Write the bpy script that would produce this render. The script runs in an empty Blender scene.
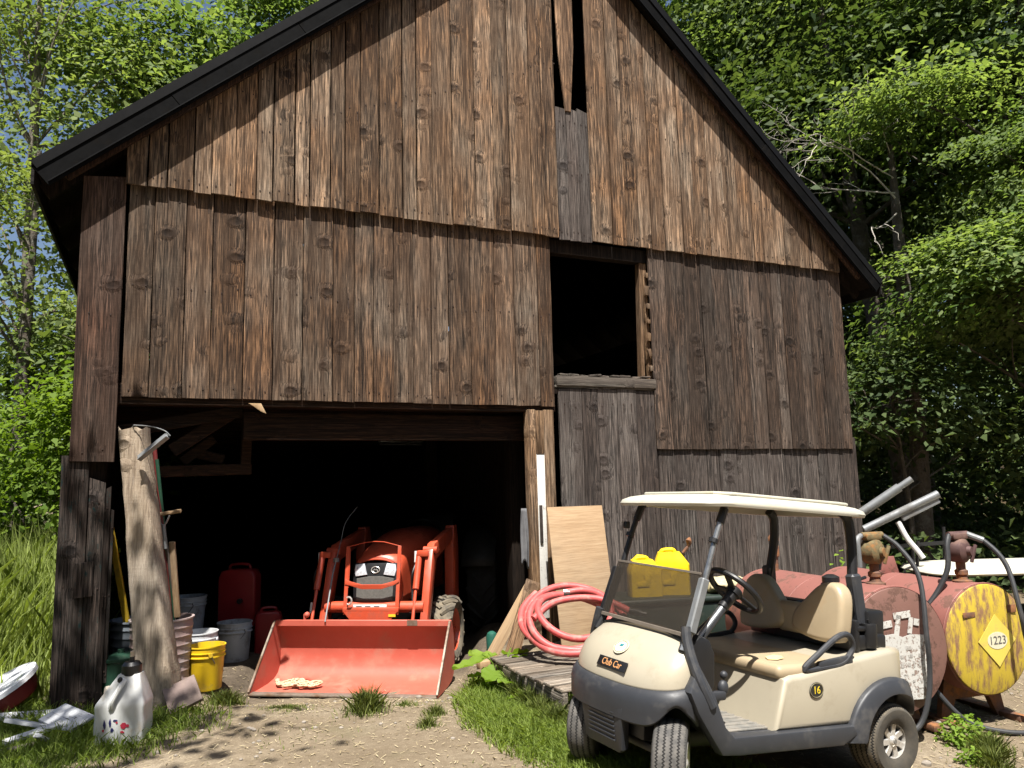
import bpy, bmesh, math, random
import numpy as np
from mathutils import Vector, Matrix, Euler
random.seed(7)
rng = np.random.default_rng(11)
scene = bpy.context.scene
COL = scene.collection
R = math.radians
V = Vector
PI = math.pi

# ------------------------------------------------------------------ objects
def tag(o, label=None, cat=None, group=None, kind=None):
    if label: o["label"] = label
    if cat: o["category"] = cat
    if group: o["group"] = group
    if kind: o["kind"] = kind
    return o

def empty(name, label=None, cat=None, matrix=None, group=None):
    o = bpy.data.objects.new(name, None)
    o.empty_display_size = 0.2
    COL.objects.link(o)
    if matrix is not None: o.matrix_world = matrix
    return tag(o, label, cat, group)

def MX(loc=(0, 0, 0), rot=(0, 0, 0)):
    return Matrix.Translation(V(loc)) @ Euler(rot, 'XYZ').to_matrix().to_4x4()

def frame(origin, xa, ya):
    """matrix with x axis along xa, z as normal of (xa, ya)"""
    x = V(xa).normalized(); z = x.cross(V(ya)).normalized(); y = z.cross(x)
    m = Matrix((x, y, z)).transposed().to_4x4()
    m.translation = V(origin)
    return m

class MB:
    """collects geometry for ONE mesh object"""
    def __init__(self):
        self.v = []; self.f = []; self.mi = []; self.col = []
        self.cur = (0.5, 0.5, 0.5, 1.0); self.m = 0
    def add(self, vs, fs, M=None, mi=None):
        b = len(self.v)
        if M is not None: vs = [M @ V(p) for p in vs]
        self.v.extend([tuple(p) for p in vs])
        for f in fs:
            self.f.append([i + b for i in f])
            self.mi.append(self.m if mi is None else mi); self.col.append(self.cur)
        return self
    def addbm(self, bm, M=None, mi=None):
        bm.verts.index_update()
        return self.add([v.co.copy() for v in bm.verts], [[v.index for v in f.verts] for f in bm.faces], M, mi)
    def box(self, c, s, M=None, bev=0.0, seg=2, rot=None, mi=None, fn=None):
        bm = bmesh.new(); bmesh.ops.create_cube(bm, size=1.0)
        for v in bm.verts: v.co = V((v.co.x * s[0], v.co.y * s[1], v.co.z * s[2]))
        if bev > 0:
            bmesh.ops.bevel(bm, geom=bm.edges[:], offset=bev, segments=seg, profile=0.5, affect='EDGES', clamp_overlap=True)
        if rot is not None:
            bmesh.ops.transform(bm, matrix=Euler(rot).to_matrix().to_4x4(), verts=bm.verts)
        for v in bm.verts: v.co += V(c)
        if fn:
            for v in bm.verts: v.co = V(fn(v.co))
        self.addbm(bm, M, mi); bm.free(); return self
    def bar(self, p, q, w, h, up=(0, 0, 1), M=None, bev=0.0, mi=None):
        """box beam from p to q, w across, h along 'up'"""
        p, q = V(p), V(q); d = q - p; L = d.length; x = d.normalized(); u = V(up)
        y = u.cross(x)
        if y.length < 1e-4: y = V((0, 1, 0)).cross(x)
        y.normalize(); z = x.cross(y)
        m = Matrix((x, y, z)).transposed().to_4x4(); m.translation = (p + q) / 2
        if M is not None: m = M @ m
        return self.box((0, 0, 0), (L, w, h), m, bev, 1, mi=mi)
    def prism(self, poly, t, M=None, bev=0.0, seg=2, mi=None, fn=None, t0=0.0):
        """polygon in xy extruded from z=t0 to z=t0+t"""
        bm = bmesh.new()
        a = [bm.verts.new((p[0], p[1], t0)) for p in poly]; b = [bm.verts.new((p[0], p[1], t0 + t)) for p in poly]
        n = len(poly)
        bm.faces.new(a[::-1]); bm.faces.new(b)
        for i in range(n): bm.faces.new((a[i], a[(i + 1) % n], b[(i + 1) % n], b[i]))
        bmesh.ops.recalc_face_normals(bm, faces=bm.faces)
        if bev > 0:
            ed = [e for e in bm.edges if abs((e.verts[0].co.z) - (e.verts[1].co.z)) < 1e-6]
            bmesh.ops.bevel(bm, geom=ed, offset=bev, segments=seg, profile=0.5, affect='EDGES', clamp_overlap=True)
        if fn:
            bmesh.ops.triangulate(bm, faces=[f for f in bm.faces if len(f.verts) > 4])
            for v in bm.verts: v.co = V(fn(v.co))
        self.addbm(bm, M, mi); bm.free(); return self
    def tube(self, pts, r, n=10, closed=False, M=None, mi=None, caps=True, flat=1.0):
        pts = [V(p) for p in pts]; k = len(pts)
        rs = r if isinstance(r, (list, tuple)) else [r] * k
        vs = []; fs = []; up = None
        for i in range(k):
            if closed: d = pts[(i + 1) % k] - pts[i - 1]
            else: d = pts[min(i + 1, k - 1)] - pts[max(i - 1, 0)]
            d.normalize()
            if up is None:
                up = V((0, 0, 1)) if abs(d.z) < 0.9 else V((1, 0, 0))
            x = up - d * up.dot(d)
            if x.length < 1e-5: x = d.orthogonal()
            x.normalize(); y = d.cross(x); up = x
            for j in range(n):
                a = 2 * PI * j / n
                vs.append(pts[i] + (x * math.cos(a) * flat + y * math.sin(a)) * rs[i])
        for i in range(k if closed else k - 1):
            i2 = (i + 1) % k
            for j in range(n):
                j2 = (j + 1) % n
                fs.append((i * n + j, i * n + j2, i2 * n + j2, i2 * n + j))
        if caps and not closed:
            fs.append(tuple(range(n - 1, -1, -1))); fs.append(tuple((k - 1) * n + j for j in range(n)))
        return self.add(vs, fs, M, mi)
    def lathe(self, prof, n=24, M=None, mi=None, a0=0.0, a1=2 * PI):
        """profile of (r, z) turned round local z"""
        full = abs(a1 - a0 - 2 * PI) < 1e-6; vs = []; fs = []; k = len(prof); m = n if full else n + 1
        for i in range(m):
            a = a0 + (a1 - a0) * i / n; c, s = math.cos(a), math.sin(a)
            for r, z in prof: vs.append((r * c, r * s, z))
        for i in range(n):
            i2 = (i + 1) % m
            for j in range(k - 1):
                fs.append((i * k + j, i2 * k + j, i2 * k + j + 1, i * k + j + 1))
        bm = bmesh.new(); bv = [bm.verts.new(p) for p in vs]
        for f in fs:
            try: bm.faces.new([bv[q] for q in f])
            except ValueError: pass
        bmesh.ops.remove_doubles(bm, verts=bm.verts, dist=1e-5)
        bmesh.ops.recalc_face_normals(bm, faces=bm.faces)
        self.addbm(bm, M, mi); bm.free(); return self
    def grid(self, fn, nu, nv, M=None, mi=None, cu=False, cv=False):
        vs = [fn(i / nu, j / nv) for i in range(nu if cu else nu + 1) for j in range(nv if cv else nv + 1)]
        a = nu if cu else nu + 1; b = nv if cv else nv + 1; fs = []
        for i in range(nu):
            for j in range(nv):
                fs.append((i * b + j, ((i + 1) % a) * b + j, ((i + 1) % a) * b + (j + 1) % b, i * b + (j + 1) % b))
        return self.add(vs, fs, M, mi)
    def ball(self, c, r, n=12, M=None, mi=None):
        s = r if isinstance(r, (tuple, list)) else (r, r, r)
        return self.grid(lambda u, v: (c[0] + s[0] * math.sin(PI * v) * math.cos(2 * PI * u), c[1] + s[1] * math.sin(PI * v) * math.sin(2 * PI * u), c[2] + s[2] * math.cos(PI * v)), n, n // 2 + 2, M, mi, cu=True)
    def build(self, name, mats, parent=None, M=None, smooth=35, attr=None, solid=0.0, sub=0):
        me = bpy.data.meshes.new(name)
        me.from_pydata(self.v, [], self.f); me.update()
        if not isinstance(mats, (list, tuple)): mats = [mats]
        for m in mats: me.materials.append(m)
        me.polygons.foreach_set('material_index', self.mi)
        if attr:
            ca = me.attributes.new(attr, 'FLOAT_COLOR', 'FACE')
            ca.data.foreach_set('color', np.array(self.col, dtype=np.float32).ravel())
        bm = bmesh.new(); bm.from_mesh(me); bmesh.ops.recalc_face_normals(bm, faces=bm.faces); bm.to_mesh(me); bm.free()
        if smooth:
            me.shade_smooth(); me.set_sharp_from_angle(angle=R(smooth))
        o = bpy.data.objects.new(name, me); COL.objects.link(o)
        if parent is not None: o.parent = parent
        if M is not None: o.matrix_local = M
        if solid:
            md = o.modifiers.new('s', 'SOLIDIFY'); md.thickness = abs(solid); md.offset = -1 if solid > 0 else 1
        if sub:
            md = o.modifiers.new('d', 'SUBSURF'); md.levels = sub; md.render_levels = sub
        return o

def spline(pts, n=8, closed=False):
    """Catmull-Rom through pts"""
    pts = [V(p) for p in pts]; k = len(pts); out = []
    for i in range(k if closed else k - 1):
        if closed: a, b, c, d = pts[i - 1], pts[i], pts[(i + 1) % k], pts[(i + 2) % k]
        else: a, b, c, d = pts[max(i - 1, 0)], pts[i], pts[i + 1], pts[min(i + 2, k - 1)]
        for j in range(n):
            t = j / n
            out.append(0.5 * ((2 * b) + (c - a) * t + (2 * a - 5 * b + 4 * c - d) * t * t + (3 * b - a - 3 * c + d) * t ** 3))
    if not closed: out.append(pts[-1])
    return out

def text(name, body, size, mat, parent, M, depth=0.0012, sx=1.0):
    cu = bpy.data.curves.new(name, 'FONT'); cu.body = body; cu.size = size; cu.extrude = depth
    cu.align_x = 'CENTER'; cu.align_y = 'CENTER'
    t = bpy.data.objects.new(name + '_tmp', cu); COL.objects.link(t)
    dg = bpy.context.evaluated_depsgraph_get()
    me = bpy.data.meshes.new_from_object(t.evaluated_get(dg)); me.name = name
    bpy.data.objects.remove(t)
    if sx != 1.0:
        for v in me.vertices: v.co.x *= sx
    me.materials.clear(); me.materials.append(mat)
    o = bpy.data.objects.new(name, me); COL.objects.link(o)
    if parent is not None: o.parent = parent
    o.matrix_local = M
    return o

# ------------------------------------------------------------------ materials
class NT:
    def __init__(self, name):
        self.mat = bpy.data.materials.new(name); self.mat.use_nodes = True
        self.t = self.mat.node_tree; self.t.nodes.clear()
        self.out = self.n('ShaderNodeOutputMaterial')
    def n(self, ty, **kw):
        nd = self.t.nodes.new(ty)
        for k, v in kw.items():
            if k.startswith('i_'):
                key = k[2:]
                key = int(key) if key.isdigit() else key.replace('_', ' ')
                self.set(nd.inputs[key], v)
            else: setattr(nd, k, v)
        return nd
    def set(self, sock, v):
        if isinstance(v, bpy.types.NodeSocket): self.t.links.new(v, sock)
        elif isinstance(v, bpy.types.Node): self.t.links.new(v.outputs[0], sock)
        else:
            if sock.type == 'RGBA' and len(v) == 3: v = (*v, 1)
            sock.default_value = v
    def math(self, op, a, b=None, c=None, clamp=False):
        nd = self.n('ShaderNodeMath', operation=op, use_clamp=clamp); self.set(nd.inputs[0], a)
        if b is not None: self.set(nd.inputs[1], b)
        if c is not None: self.set(nd.inputs[2], c)
        return nd.outputs[0]
    def mix(self, f, a, b, mode='MIX'):
        nd = self.n('ShaderNodeMix', data_type='RGBA', blend_type=mode)
        self.set(nd.inputs[0], f); self.set(nd.inputs[6], a); self.set(nd.inputs[7], b)
        return nd.outputs[2]
    def ramp(self, f, stops, interp='LINEAR'):
        nd = self.n('ShaderNodeValToRGB'); cr = nd.color_ramp; cr.interpolation = interp
        while len(cr.elements) < len(stops): cr.elements.new(0.5)
        for e, (p, c) in zip(cr.elements, stops):
            e.position = p
            e.color = (c, c, c, 1) if isinstance(c, (int, float)) else (*c, 1)
        self.set(nd.inputs[0], f)
        return nd.outputs[0]
    def noise(self, vec, scale, detail=3, rough=0.55, dist=0.0):
        nd = self.n('ShaderNodeTexNoise', i_Scale=scale, i_Detail=detail, i_Roughness=rough, i_Distortion=dist)
        self.set(nd.inputs['Vector'], vec); return nd.outputs[0]
    def mapping(self, vec, sc=(1, 1, 1), loc=(0, 0, 0)):
        nd = self.n('ShaderNodeMapping'); self.set(nd.inputs[0], vec); nd.inputs['Scale'].default_value = sc; nd.inputs['Location'].default_value = loc
        return nd.outputs[0]
    def obj(self): return self.n('ShaderNodeTexCoord').outputs['Object']
    def done(self, color, rough=0.6, metal=0.0, bump=None, bs=0.3, bd=0.01, **kw):
        p = self.n('ShaderNodeBsdfPrincipled'); self.set(p.inputs['Base Color'], color)
        self.set(p.inputs['Roughness'], rough); self.set(p.inputs['Metallic'], metal)
        for k, v in kw.items(): self.set(p.inputs[k.replace('_', ' ')], v)
        if bump is not None:
            b = self.n('ShaderNodeBump', i_Strength=bs, i_Distance=bd, i_Height=bump); self.t.links.new(b.outputs[0], p.inputs['Normal'])
        self.t.links.new(p.outputs[0], self.out.inputs[0])
        self.p = p
        return self.mat

def pm(name, color, rough=0.5, metal=0.0, var=0.12, scale=9.0, dirt=None, dirt_amt=0.5, dscale=4.0, bump=0.0, bscale=60.0, bd=0.004, **kw):
    """painted / plastic / metal surface with uneven tone, optional dirt or chips, optional fine bump"""
    g = NT(name); o = g.obj()
    nz = g.noise(o, scale, 5, 0.6)
    lo = tuple(c * (1 - var) for c in color); hi = tuple(min(1, c * (1 + var)) for c in color)
    c = g.ramp(nz, [(0.3, lo), (0.7, hi)])
    rg = g.math('MULTIPLY_ADD', g.noise(o, scale * 3, 3), 0.25, rough - 0.12, True)
    if dirt is not None:
        d = g.ramp(g.noise(o, dscale, 8, 0.68), [(0.62 - 0.3 * dirt_amt, 0.0), (0.78 - 0.3 * dirt_amt, 1.0)])
        c = g.mix(d, c, dirt); rg = g.math('MULTIPLY_ADD', d, 0.3, rg, True)
    b = g.noise(o, bscale, 4) if bump else None
    return g.done(c, rg, metal, b, bump, bd, **kw)

# ------------------------------------------------------------------ camera, sun, sky
UP = V((-0.02613484, -0.99049279, 0.13505923))       # world up seen by the camera (x right, y down, z forward)
def make_camera():
    fwd = V((0, 0, 1)); Y = (fwd - UP * fwd.dot(UP)).normalized(); X = Y.cross(UP)
    Rw = Matrix((X, Y, UP))
    m = Matrix((Rw.col[0], -Rw.col[1], -Rw.col[2])).transposed().to_4x4()
    m.translation = V((0, 0, 1.8))
    cam = bpy.data.cameras.new('camera'); cam.sensor_width = 36; cam.lens = 770 / 1024 * 36
    cam.clip_start = 0.05; cam.clip_end = 2000
    o = bpy.data.objects.new('camera', cam); COL.objects.link(o); o.matrix_world = m
    scene.camera = o
make_camera()

SUN_TRAVEL = V((-0.06, 1.0, -2.25)).normalized()     # summer noon sun behind the camera
def make_light():
    w = bpy.data.worlds.new('World'); scene.world = w; w.use_nodes = True
    t = w.node_tree; t.nodes.clear()
    sky = t.nodes.new('ShaderNodeTexSky'); sky.sky_type = 'NISHITA'; sky.sun_disc = False
    el = math.asin(-SUN_TRAVEL.z); az = math.atan2(-SUN_TRAVEL.x, -SUN_TRAVEL.y)
    sky.sun_elevation = el; sky.sun_rotation = az
    sky.air_density = 1.0; sky.dust_density = 2.2; sky.ozone_density = 1.2
    bg = t.nodes.new('ShaderNodeBackground'); bg.inputs[1].default_value = 0.06
    out = t.nodes.new('ShaderNodeOutputWorld')
    t.links.new(sky.outputs[0], bg.inputs[0]); t.links.new(bg.outputs[0], out.inputs[0])
    s = bpy.data.lights.new('sun', 'SUN'); s.energy = 5.0; s.angle = R(0.5); s.color = (1.0, 0.96, 0.90)
    o = bpy.data.objects.new('sun', s); COL.objects.link(o)
    o.rotation_euler = SUN_TRAVEL.to_track_quat('-Z', 'Y').to_euler()
make_light()
vs = scene.view_settings
scene.display_settings.display_device = 'sRGB'
vs.view_transform = 'Standard'; vs.look = 'None'; vs.gamma = 1.0; vs.exposure = 1.1; vs.use_curve_mapping = False
cy = scene.cycles
cy.max_bounces = 6; cy.diffuse_bounces = 1; cy.glossy_bounces = 3; cy.transmission_bounces = 4; cy.transparent_max_bounces = 8
cy.use_denoising = True; cy.use_adaptive_sampling = True; cy.adaptive_threshold = 0.02
cy.sample_clamp_indirect = 6; cy.caustics_reflective = False; cy.caustics_refractive = False

# ------------------------------------------------------------------ barn frame of reference
BA = R(24.5)
U = V((math.cos(BA), math.sin(BA), 0)); N = V((-math.sin(BA), math.cos(BA), 0))
P0 = V((-3.99143704, 6.90851508, 0))
BM = Matrix((U, N, V((0, 0, 1)))).transposed().to_4x4(); BM.translation = P0      # barn local: x along front, y inwards, z up
def B(s, n, z): return P0 + U * s + N * n + V((0, 0, z))

def sstep(a, b, x):
    t = np.clip((x - a) / (b - a), 0, 1); return t * t * (3 - 2 * t)
def hz(x, y):
    """height of the ground; the yard falls away under the cart and climbs a little to the barn"""
    x = np.asarray(x, float); y = np.asarray(y, float)
    cartx = (x - 2.104) * -0.8949 + (y - 5.687) * -0.4462
    ramp = np.clip(cartx, -0.6, 1.9) * 0.0848 - 0.084
    w = sstep(0.1, 0.75, x) * (1 - sstep(3.2, 5.5, x)) * (1 - sstep(6.6, 8.2, y))
    far = 0.10 * sstep(7.2, 8.8, y) * sstep(-.6, 0.2, x) * (1 - sstep(2.5, 4.0, x)) - 0.10 * sstep(3.0, 4.2, x) * (1 - sstep(14, 22, y))
    h = ramp * w + far * (1 - w)
    h = h + 0.012 * np.sin(x * 2.3 + 1) * np.cos(y * 1.9) + 0.006 * np.sin(x * 7.1 + y * 5.3) + 0.004 * np.cos(x * 13.3 - y * 9.7)
    h = h - .19 * sstep(6.7, 7.9, y) * sstep(-3.0, -2.72, x) * (1 - sstep(-.66, -.42, x)) * (1 - sstep(12, 14, y))
    # banks rising behind the barn towards the woods, left meadow slightly up
    h = h + 0.06 * np.clip(y - 16, 0, 60) * sstep(3, 9, x) + 0.02 * np.clip(y - 9, 0, 60) * (1 - sstep(-9, -4.5, x))
    return h
def hzf(x, y): return float(hz(x, y))
# ------------------------------------------------------------------ weathered wood
def wood(name, golden, mid, dark, grey, greyness=0.3, knots=True, bumps=0.55, val=1.0, axis='z', paint=None, paint_thr=0.5, gscale=1.0, con=1.0):
    """old board wood: grain runs along 'axis'; per-board tone comes from the face attribute 'bv' (r tone, g value, b seed)"""
    g = NT(name); o = g.obj()
    at = g.n('ShaderNodeAttribute', attribute_name='bv'); sep = g.n('ShaderNodeSeparateColor'); g.set(sep.inputs[0], at.outputs[0])
    br, bg_, bb = sep.outputs[0], sep.outputs[1], sep.outputs[2]
    comb = g.n('ShaderNodeCombineXYZ'); s1 = g.math('MULTIPLY', bb, 37.0)
    for i in range(3): g.set(comb.inputs[i], s1)
    va = g.n('ShaderNodeVectorMath', operation='ADD'); g.set(va.inputs[0], o); g.set(va.inputs[1], comb.outputs[0]); p = va.outputs[0]
    st = {'z': (1, 1, 0.045), 'x': (0.045, 1, 1), 'y': (1, 0.045, 1)}[axis]
    kn = {'z': (3.7, 0.0, 5.0), 'x': (5.0, 3.7, 3.7), 'y': (3.7, 5.0, 3.7)}[axis]
    wobble = g.noise(p, 2.2, 2)
    # knots
    vk = g.n('ShaderNodeTexVoronoi', feature='F1', i_Scale=1.0, i_Randomness=0.95); g.set(vk.inputs['Vector'], g.mapping(p, kn))
    kd = g.math('ADD', vk.outputs['Distance'], g.math('MULTIPLY', g.math('SUBTRACT', g.noise(p, 14, 3), 0.5), 0.16))
    vs_ = g.n('ShaderNodeSeparateColor'); g.set(vs_.inputs[0], vk.outputs['Color'])
    here = g.ramp(vs_.outputs[0], [(0.54, 0.0), (0.58, 1.0)])
    kd = g.math('ADD', kd, g.math('MULTIPLY_ADD', vs_.outputs[1], 0.16, -0.06))
    knot = g.math('MULTIPLY', here, g.ramp(kd, [(0.11, 1.0), (0.19, 0.0)]))
    sw = g.math('MULTIPLY', here, g.ramp(kd, [(0.12, 1.0), (0.46, 0.0)]))
    # grain, pushed aside round the knots
    kx = g.n('ShaderNodeCombineXYZ'); off_ = g.math('MULTIPLY', sw, 0.022)
    for i in range(3): g.set(kx.inputs[i], off_)
    pd = g.n('ShaderNodeVectorMath', operation='ADD'); g.set(pd.inputs[0], kx.outputs[0]); g.set(pd.inputs[1], p)
    pg = g.mapping(pd.outputs[0], st)
    if not knots: pg = g.mapping(p, st)
    f1 = g.noise(pg, 95 * gscale, 5, 0.65)          # fine fibres
    f2 = g.noise(pg, 22 * gscale, 4, 0.6, 0.4)      # broad streaks
    f3 = g.noise(p, 1.1, 3)                          # stains
    saw = g.noise(g.mapping(p, {'z': (8, 8, 60), 'x': (60, 8, 8), 'y': (8, 60, 8)}[axis]), 1.0, 2)
    c = g.ramp(f2, [(0.28, dark), (0.46, mid), (0.72, golden)])
    c = g.mix(g.ramp(f1, [(0.40, 0.9 * con), (0.55, 0.0)]), c, tuple(x * 0.35 for x in dark))
    c = g.mix(g.ramp(f1, [(0.56, 0.0), (0.70, 0.6 * con)]), c, tuple(min(.6, x * 1.9) for x in golden))
    gm = g.math('ADD', g.math('MULTIPLY', g.math('SUBTRACT', f3, 0.5), 2.2), g.math('MULTIPLY_ADD', br, 0.35, greyness - 0.175), None, True)
    gc = g.ramp(f2, [(0.3, tuple(x * (1 - .6 * con) for x in grey)), (0.7, grey)])
    gc = g.mix(g.ramp(f1, [(0.40, 0.9 * con), (0.54, 0.0)]), gc, tuple(x * 0.16 for x in grey))
    gc = g.mix(g.ramp(f1, [(0.56, 0.0), (0.70, 0.55 * con)]), gc, tuple(min(.6, x * 1.6) for x in grey))
    c = g.mix(gm, c, gc)
    if knots:
        c = g.mix(g.math('MULTIPLY', sw, 0.5), c, tuple(x * 0.8 for x in dark))
        c = g.mix(g.math('MULTIPLY', knot, 0.62), c, tuple(x * 0.3 for x in dark))
    if con > .5:
        ck = g.math('ABSOLUTE', g.math('SUBTRACT', g.noise(g.mapping(p, {'z': (17, 17, .30), 'x': (.30, 17, 17), 'y': (17, .30, 17)}[axis]), 1.0, 3, .5), .5))
        c = g.mix(g.math('MULTIPLY', g.ramp(ck, [(.006, 1.0), (.022, 0.0)]), .75), c, tuple(x * .25 for x in dark))
        st_ = g.ramp(g.noise(g.mapping(p, {'z': (9, 9, .5), 'x': (.5, 9, 9), 'y': (9, .5, 9)}[axis]), 1.0, 4, .6), [(.40, .55), (.58, 0.0)])
        c = g.mix(st_, c, tuple(x * .55 for x in mid))
    vv = g.math('MULTIPLY', g.math('MULTIPLY_ADD', bg_, 0.66, 0.67), val)
    mul = g.n('ShaderNodeMix', data_type='RGBA', blend_type='MULTIPLY'); mul.inputs[0].default_value = 1.0
    cv = g.n('ShaderNodeCombineColor')
    for i in range(3): g.set(cv.inputs[i], vv)
    g.set(mul.inputs[6], c); g.set(mul.inputs[7], cv.outputs[0]); c = mul.outputs[2]
    if paint is not None:
        pmk = g.ramp(g.math('ADD', g.math('MULTIPLY', f1, 0.6), g.math('MULTIPLY', g.noise(p, 9, 6, 0.7), 0.55)), [(paint_thr, 0.0), (paint_thr + 0.05, 1.0)])
        c = g.mix(pmk, c, paint)
    hgt = g.math('ADD', g.math('MULTIPLY', f1, 0.6), g.math('MULTIPLY', f2, 0.7))
    hgt = g.math('ADD', hgt, g.math('MULTIPLY', saw, 0.18))
    if knots: hgt = g.math('ADD', hgt, g.math('MULTIPLY', g.math('MULTIPLY', here, g.ramp(kd, [(0.05, 0.3), (0.17, 1.0), (0.34, 0.0)])), 1.0))
    return g.done(c, 0.85, 0.0, hgt, bumps, 0.012, Specular_IOR_Level=0.15)

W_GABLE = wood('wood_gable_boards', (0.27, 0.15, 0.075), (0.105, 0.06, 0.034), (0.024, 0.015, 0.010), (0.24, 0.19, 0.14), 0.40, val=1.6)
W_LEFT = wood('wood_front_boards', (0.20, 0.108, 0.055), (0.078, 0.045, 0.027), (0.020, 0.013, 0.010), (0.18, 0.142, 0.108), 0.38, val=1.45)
W_RIGHT = wood('wood_dark_brown_boards', (0.135, 0.082, 0.053), (0.062, 0.042, 0.031), (0.018, 0.0135, 0.011), (0.118, 0.098, 0.082), 0.44, val=1.35)  # dark brown boards of the right front and the side walls
W_GREY = wood('wood_grey_boards', (0.12, 0.088, 0.07), (0.075, 0.058, 0.05), (0.03, 0.024, 0.022), (0.135, 0.118, 0.105), 0.68, val=1.25)
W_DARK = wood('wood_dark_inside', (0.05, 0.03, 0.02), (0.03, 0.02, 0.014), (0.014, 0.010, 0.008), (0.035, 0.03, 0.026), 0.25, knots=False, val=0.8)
W_CORNER = wood('wood_corner_board', (0.12, 0.058, 0.036), (0.066, 0.036, 0.024), (0.026, 0.016, 0.012), (0.10, 0.075, 0.06), 0.32, val=1.0)
W_TRIM = wood('wood_black_trim', (0.035, 0.03, 0.026), (0.024, 0.021, 0.019), (0.012, 0.011, 0.010), (0.05, 0.047, 0.045), 0.2, knots=False, bumps=0.25, axis='x')
W_POST = wood('wood_doorpost', (0.36, 0.22, 0.12), (0.21, 0.125, 0.07), (0.08, 0.05, 0.03), (0.26, 0.21, 0.16), 0.35, val=1.0)
W_WHITE = wood('white_flaking_strip', (0.3, 0.2, 0.12), (0.2, 0.14, 0.09), (0.1, 0.07, 0.05), (0.3, 0.27, 0.22), 0.4, knots=False, paint=(0.72, 0.70, 0.65), paint_thr=0.44)
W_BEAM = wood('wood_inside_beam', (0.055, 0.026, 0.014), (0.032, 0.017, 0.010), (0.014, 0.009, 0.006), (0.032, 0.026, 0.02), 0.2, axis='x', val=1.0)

M_NAIL = pm('rusty_nail', (.035, .02, .014), .85, 0, .3, 20)
# ------------------------------------------------------------------ barn
BW = 9.72                       # width of the front
APEX_Z, MID = 9.466, 5.02
SL_L, SL_R = 0.868, 0.924        # the old roof sags unevenly
OH = 0.235                       # rake overhang in front of the boards
DEPTH = 12.5
def ztop(s): return APEX_Z - (SL_L * (MID - s) if s < MID else SL_R * (s - MID))

barn = empty('barn', 'big old gabled barn of dark weathered vertical boards with an open vehicle bay', 'barn', BM)

def board(mb, s0, s1, zb0, zb1, zt0, zt1, n, th=0.026, lean=0.0, nails=True):
    """one upright board, front face at depth n; corners may have different heights, edges are eased"""
    mb.cur = (random.random(), random.random(), random.random(), 1)
    e = 0.004; w = random.uniform(-0.004, 0.004)
    y0, y1 = n, n + th
    k = 5; vs = []; fs = []
    for i in range(k + 1):
        t = i / k; zl = zb0 + (zt0 - zb0) * t; zr = zb1 + (zt1 - zb1) * t
        j = lean * t; wl = w * math.sin(3 * t) ; 
        j0 = random.uniform(-0.0022, 0.0022); j1 = random.uniform(-0.0022, 0.0022)
        a, b = s0 + j + j0, s1 + j + j1
        cup = wl
        vs += [(a, y1, zl), (a, y0 + e + cup, zl), (a + e, y0 + cup, zl), (b - e, y0 - cup * .5, zr), (b, y0 + e - cup * .5, zr), (b, y1, zr)]
    for i in range(k):
        for q in range(6):
            a = i * 6 + q; b = i * 6 + (q + 1) % 6
            fs.append((a, b, b + 6, a + 6))
    fs.append((0, 1, 2, 3, 4, 5)); fs.append(tuple(k * 6 + q for q in (5, 4, 3, 2, 1, 0)))
    mb.add(vs, fs)
    if nails and zt0 - zb0 > .5:
        zs = [zb0 + .09, zt0 - .20] + ([zb0 + (zt0 - zb0) * .5] if zt0 - zb0 > 1.4 else [])
        for zz in zs:
            for f in (.24, .76):
                x_ = s0 + (s1 - s0) * f + random.uniform(-.015, .015); z_ = zz + random.uniform(-.03, .03)
                mb.box((x_, n - .001, z_), (.012, .010, .012), mi=1)
                if random.random() < .5 and zz > zb0 + .2: mb.box((x_, n - .0006, z_ - random.uniform(.04, .07)), (.006, .005, .10), mi=1)

def widths(a, b, lo, hi):
    out = [a]
    while out[-1] < b - hi: out.append(out[-1] + random.uniform(lo, hi))
    if b - out[-1] < lo * 0.5 and len(out) > 1: out[-1] = b
    else: out.append(b)
    return out

# gable
mb = MB(); g_edges = widths(0.36, 5.04, 0.15, 0.29) + widths(5.50, 9.62, 0.17, 0.31)
def rake_board(mb, a, b, zb, n, zmax=99):
    lim = 0.17
    t0, t1 = min(zmax, ztop(a) - lim), min(zmax, ztop(b) - lim)
    if a < MID < b:
        rake_board(mb, a, MID, zb, n); rake_board(mb, MID, b, zb, n); return
    if max(t0, t1) < zb + .03: return
    t0, t1 = max(t0, zb + .02), max(t1, zb + .02)
    board(mb, a, b, zb, zb + random.uniform(-0.008, 0.008), t0, t1, n)
for a, b in zip(g_edges[:-1], g_edges[1:]):
    if abs(a - 5.04) < 1e-6: continue
    gap = random.choice((0.006, 0.008, 0.011, 0.018))
    rake_board(mb, a + gap / 2, b - gap / 2, 4.79 + random.uniform(-0.012, 0.010), -0.062 + random.uniform(-0.010, 0.006))
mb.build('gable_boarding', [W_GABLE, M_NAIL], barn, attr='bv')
mb = MB()
for a, b in ((5.045, 5.19), (5.195, 5.345), (5.35, 5.495)):
    board(mb, a, b, 4.76, 4.77, 6.48 + random.uniform(-.02, .02), 6.45, -0.058)
tag(mb.build('vent_boarding', [W_GREY, M_NAIL], barn, attr='bv'), 'three short grey boards below the open vent')
mb = MB()
mb.cur = (0.05, .75, .3, 1)
mb.prism([(5.075, 8.05), (5.10, 7.2), (5.175, 6.42), (5.255, 6.42), (5.325, 7.3), (5.33, 8.05)], 0.024, Matrix(((1, 0, 0, 0), (0, 0, 1, -0.075), (0, 1, 0, 0), (0, 0, 0, 1))), 0.003, 1)
tag(mb.build('loose_board', W_GABLE, barn, attr='bv'), 'tapering loose board hanging in the gable vent')

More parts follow.
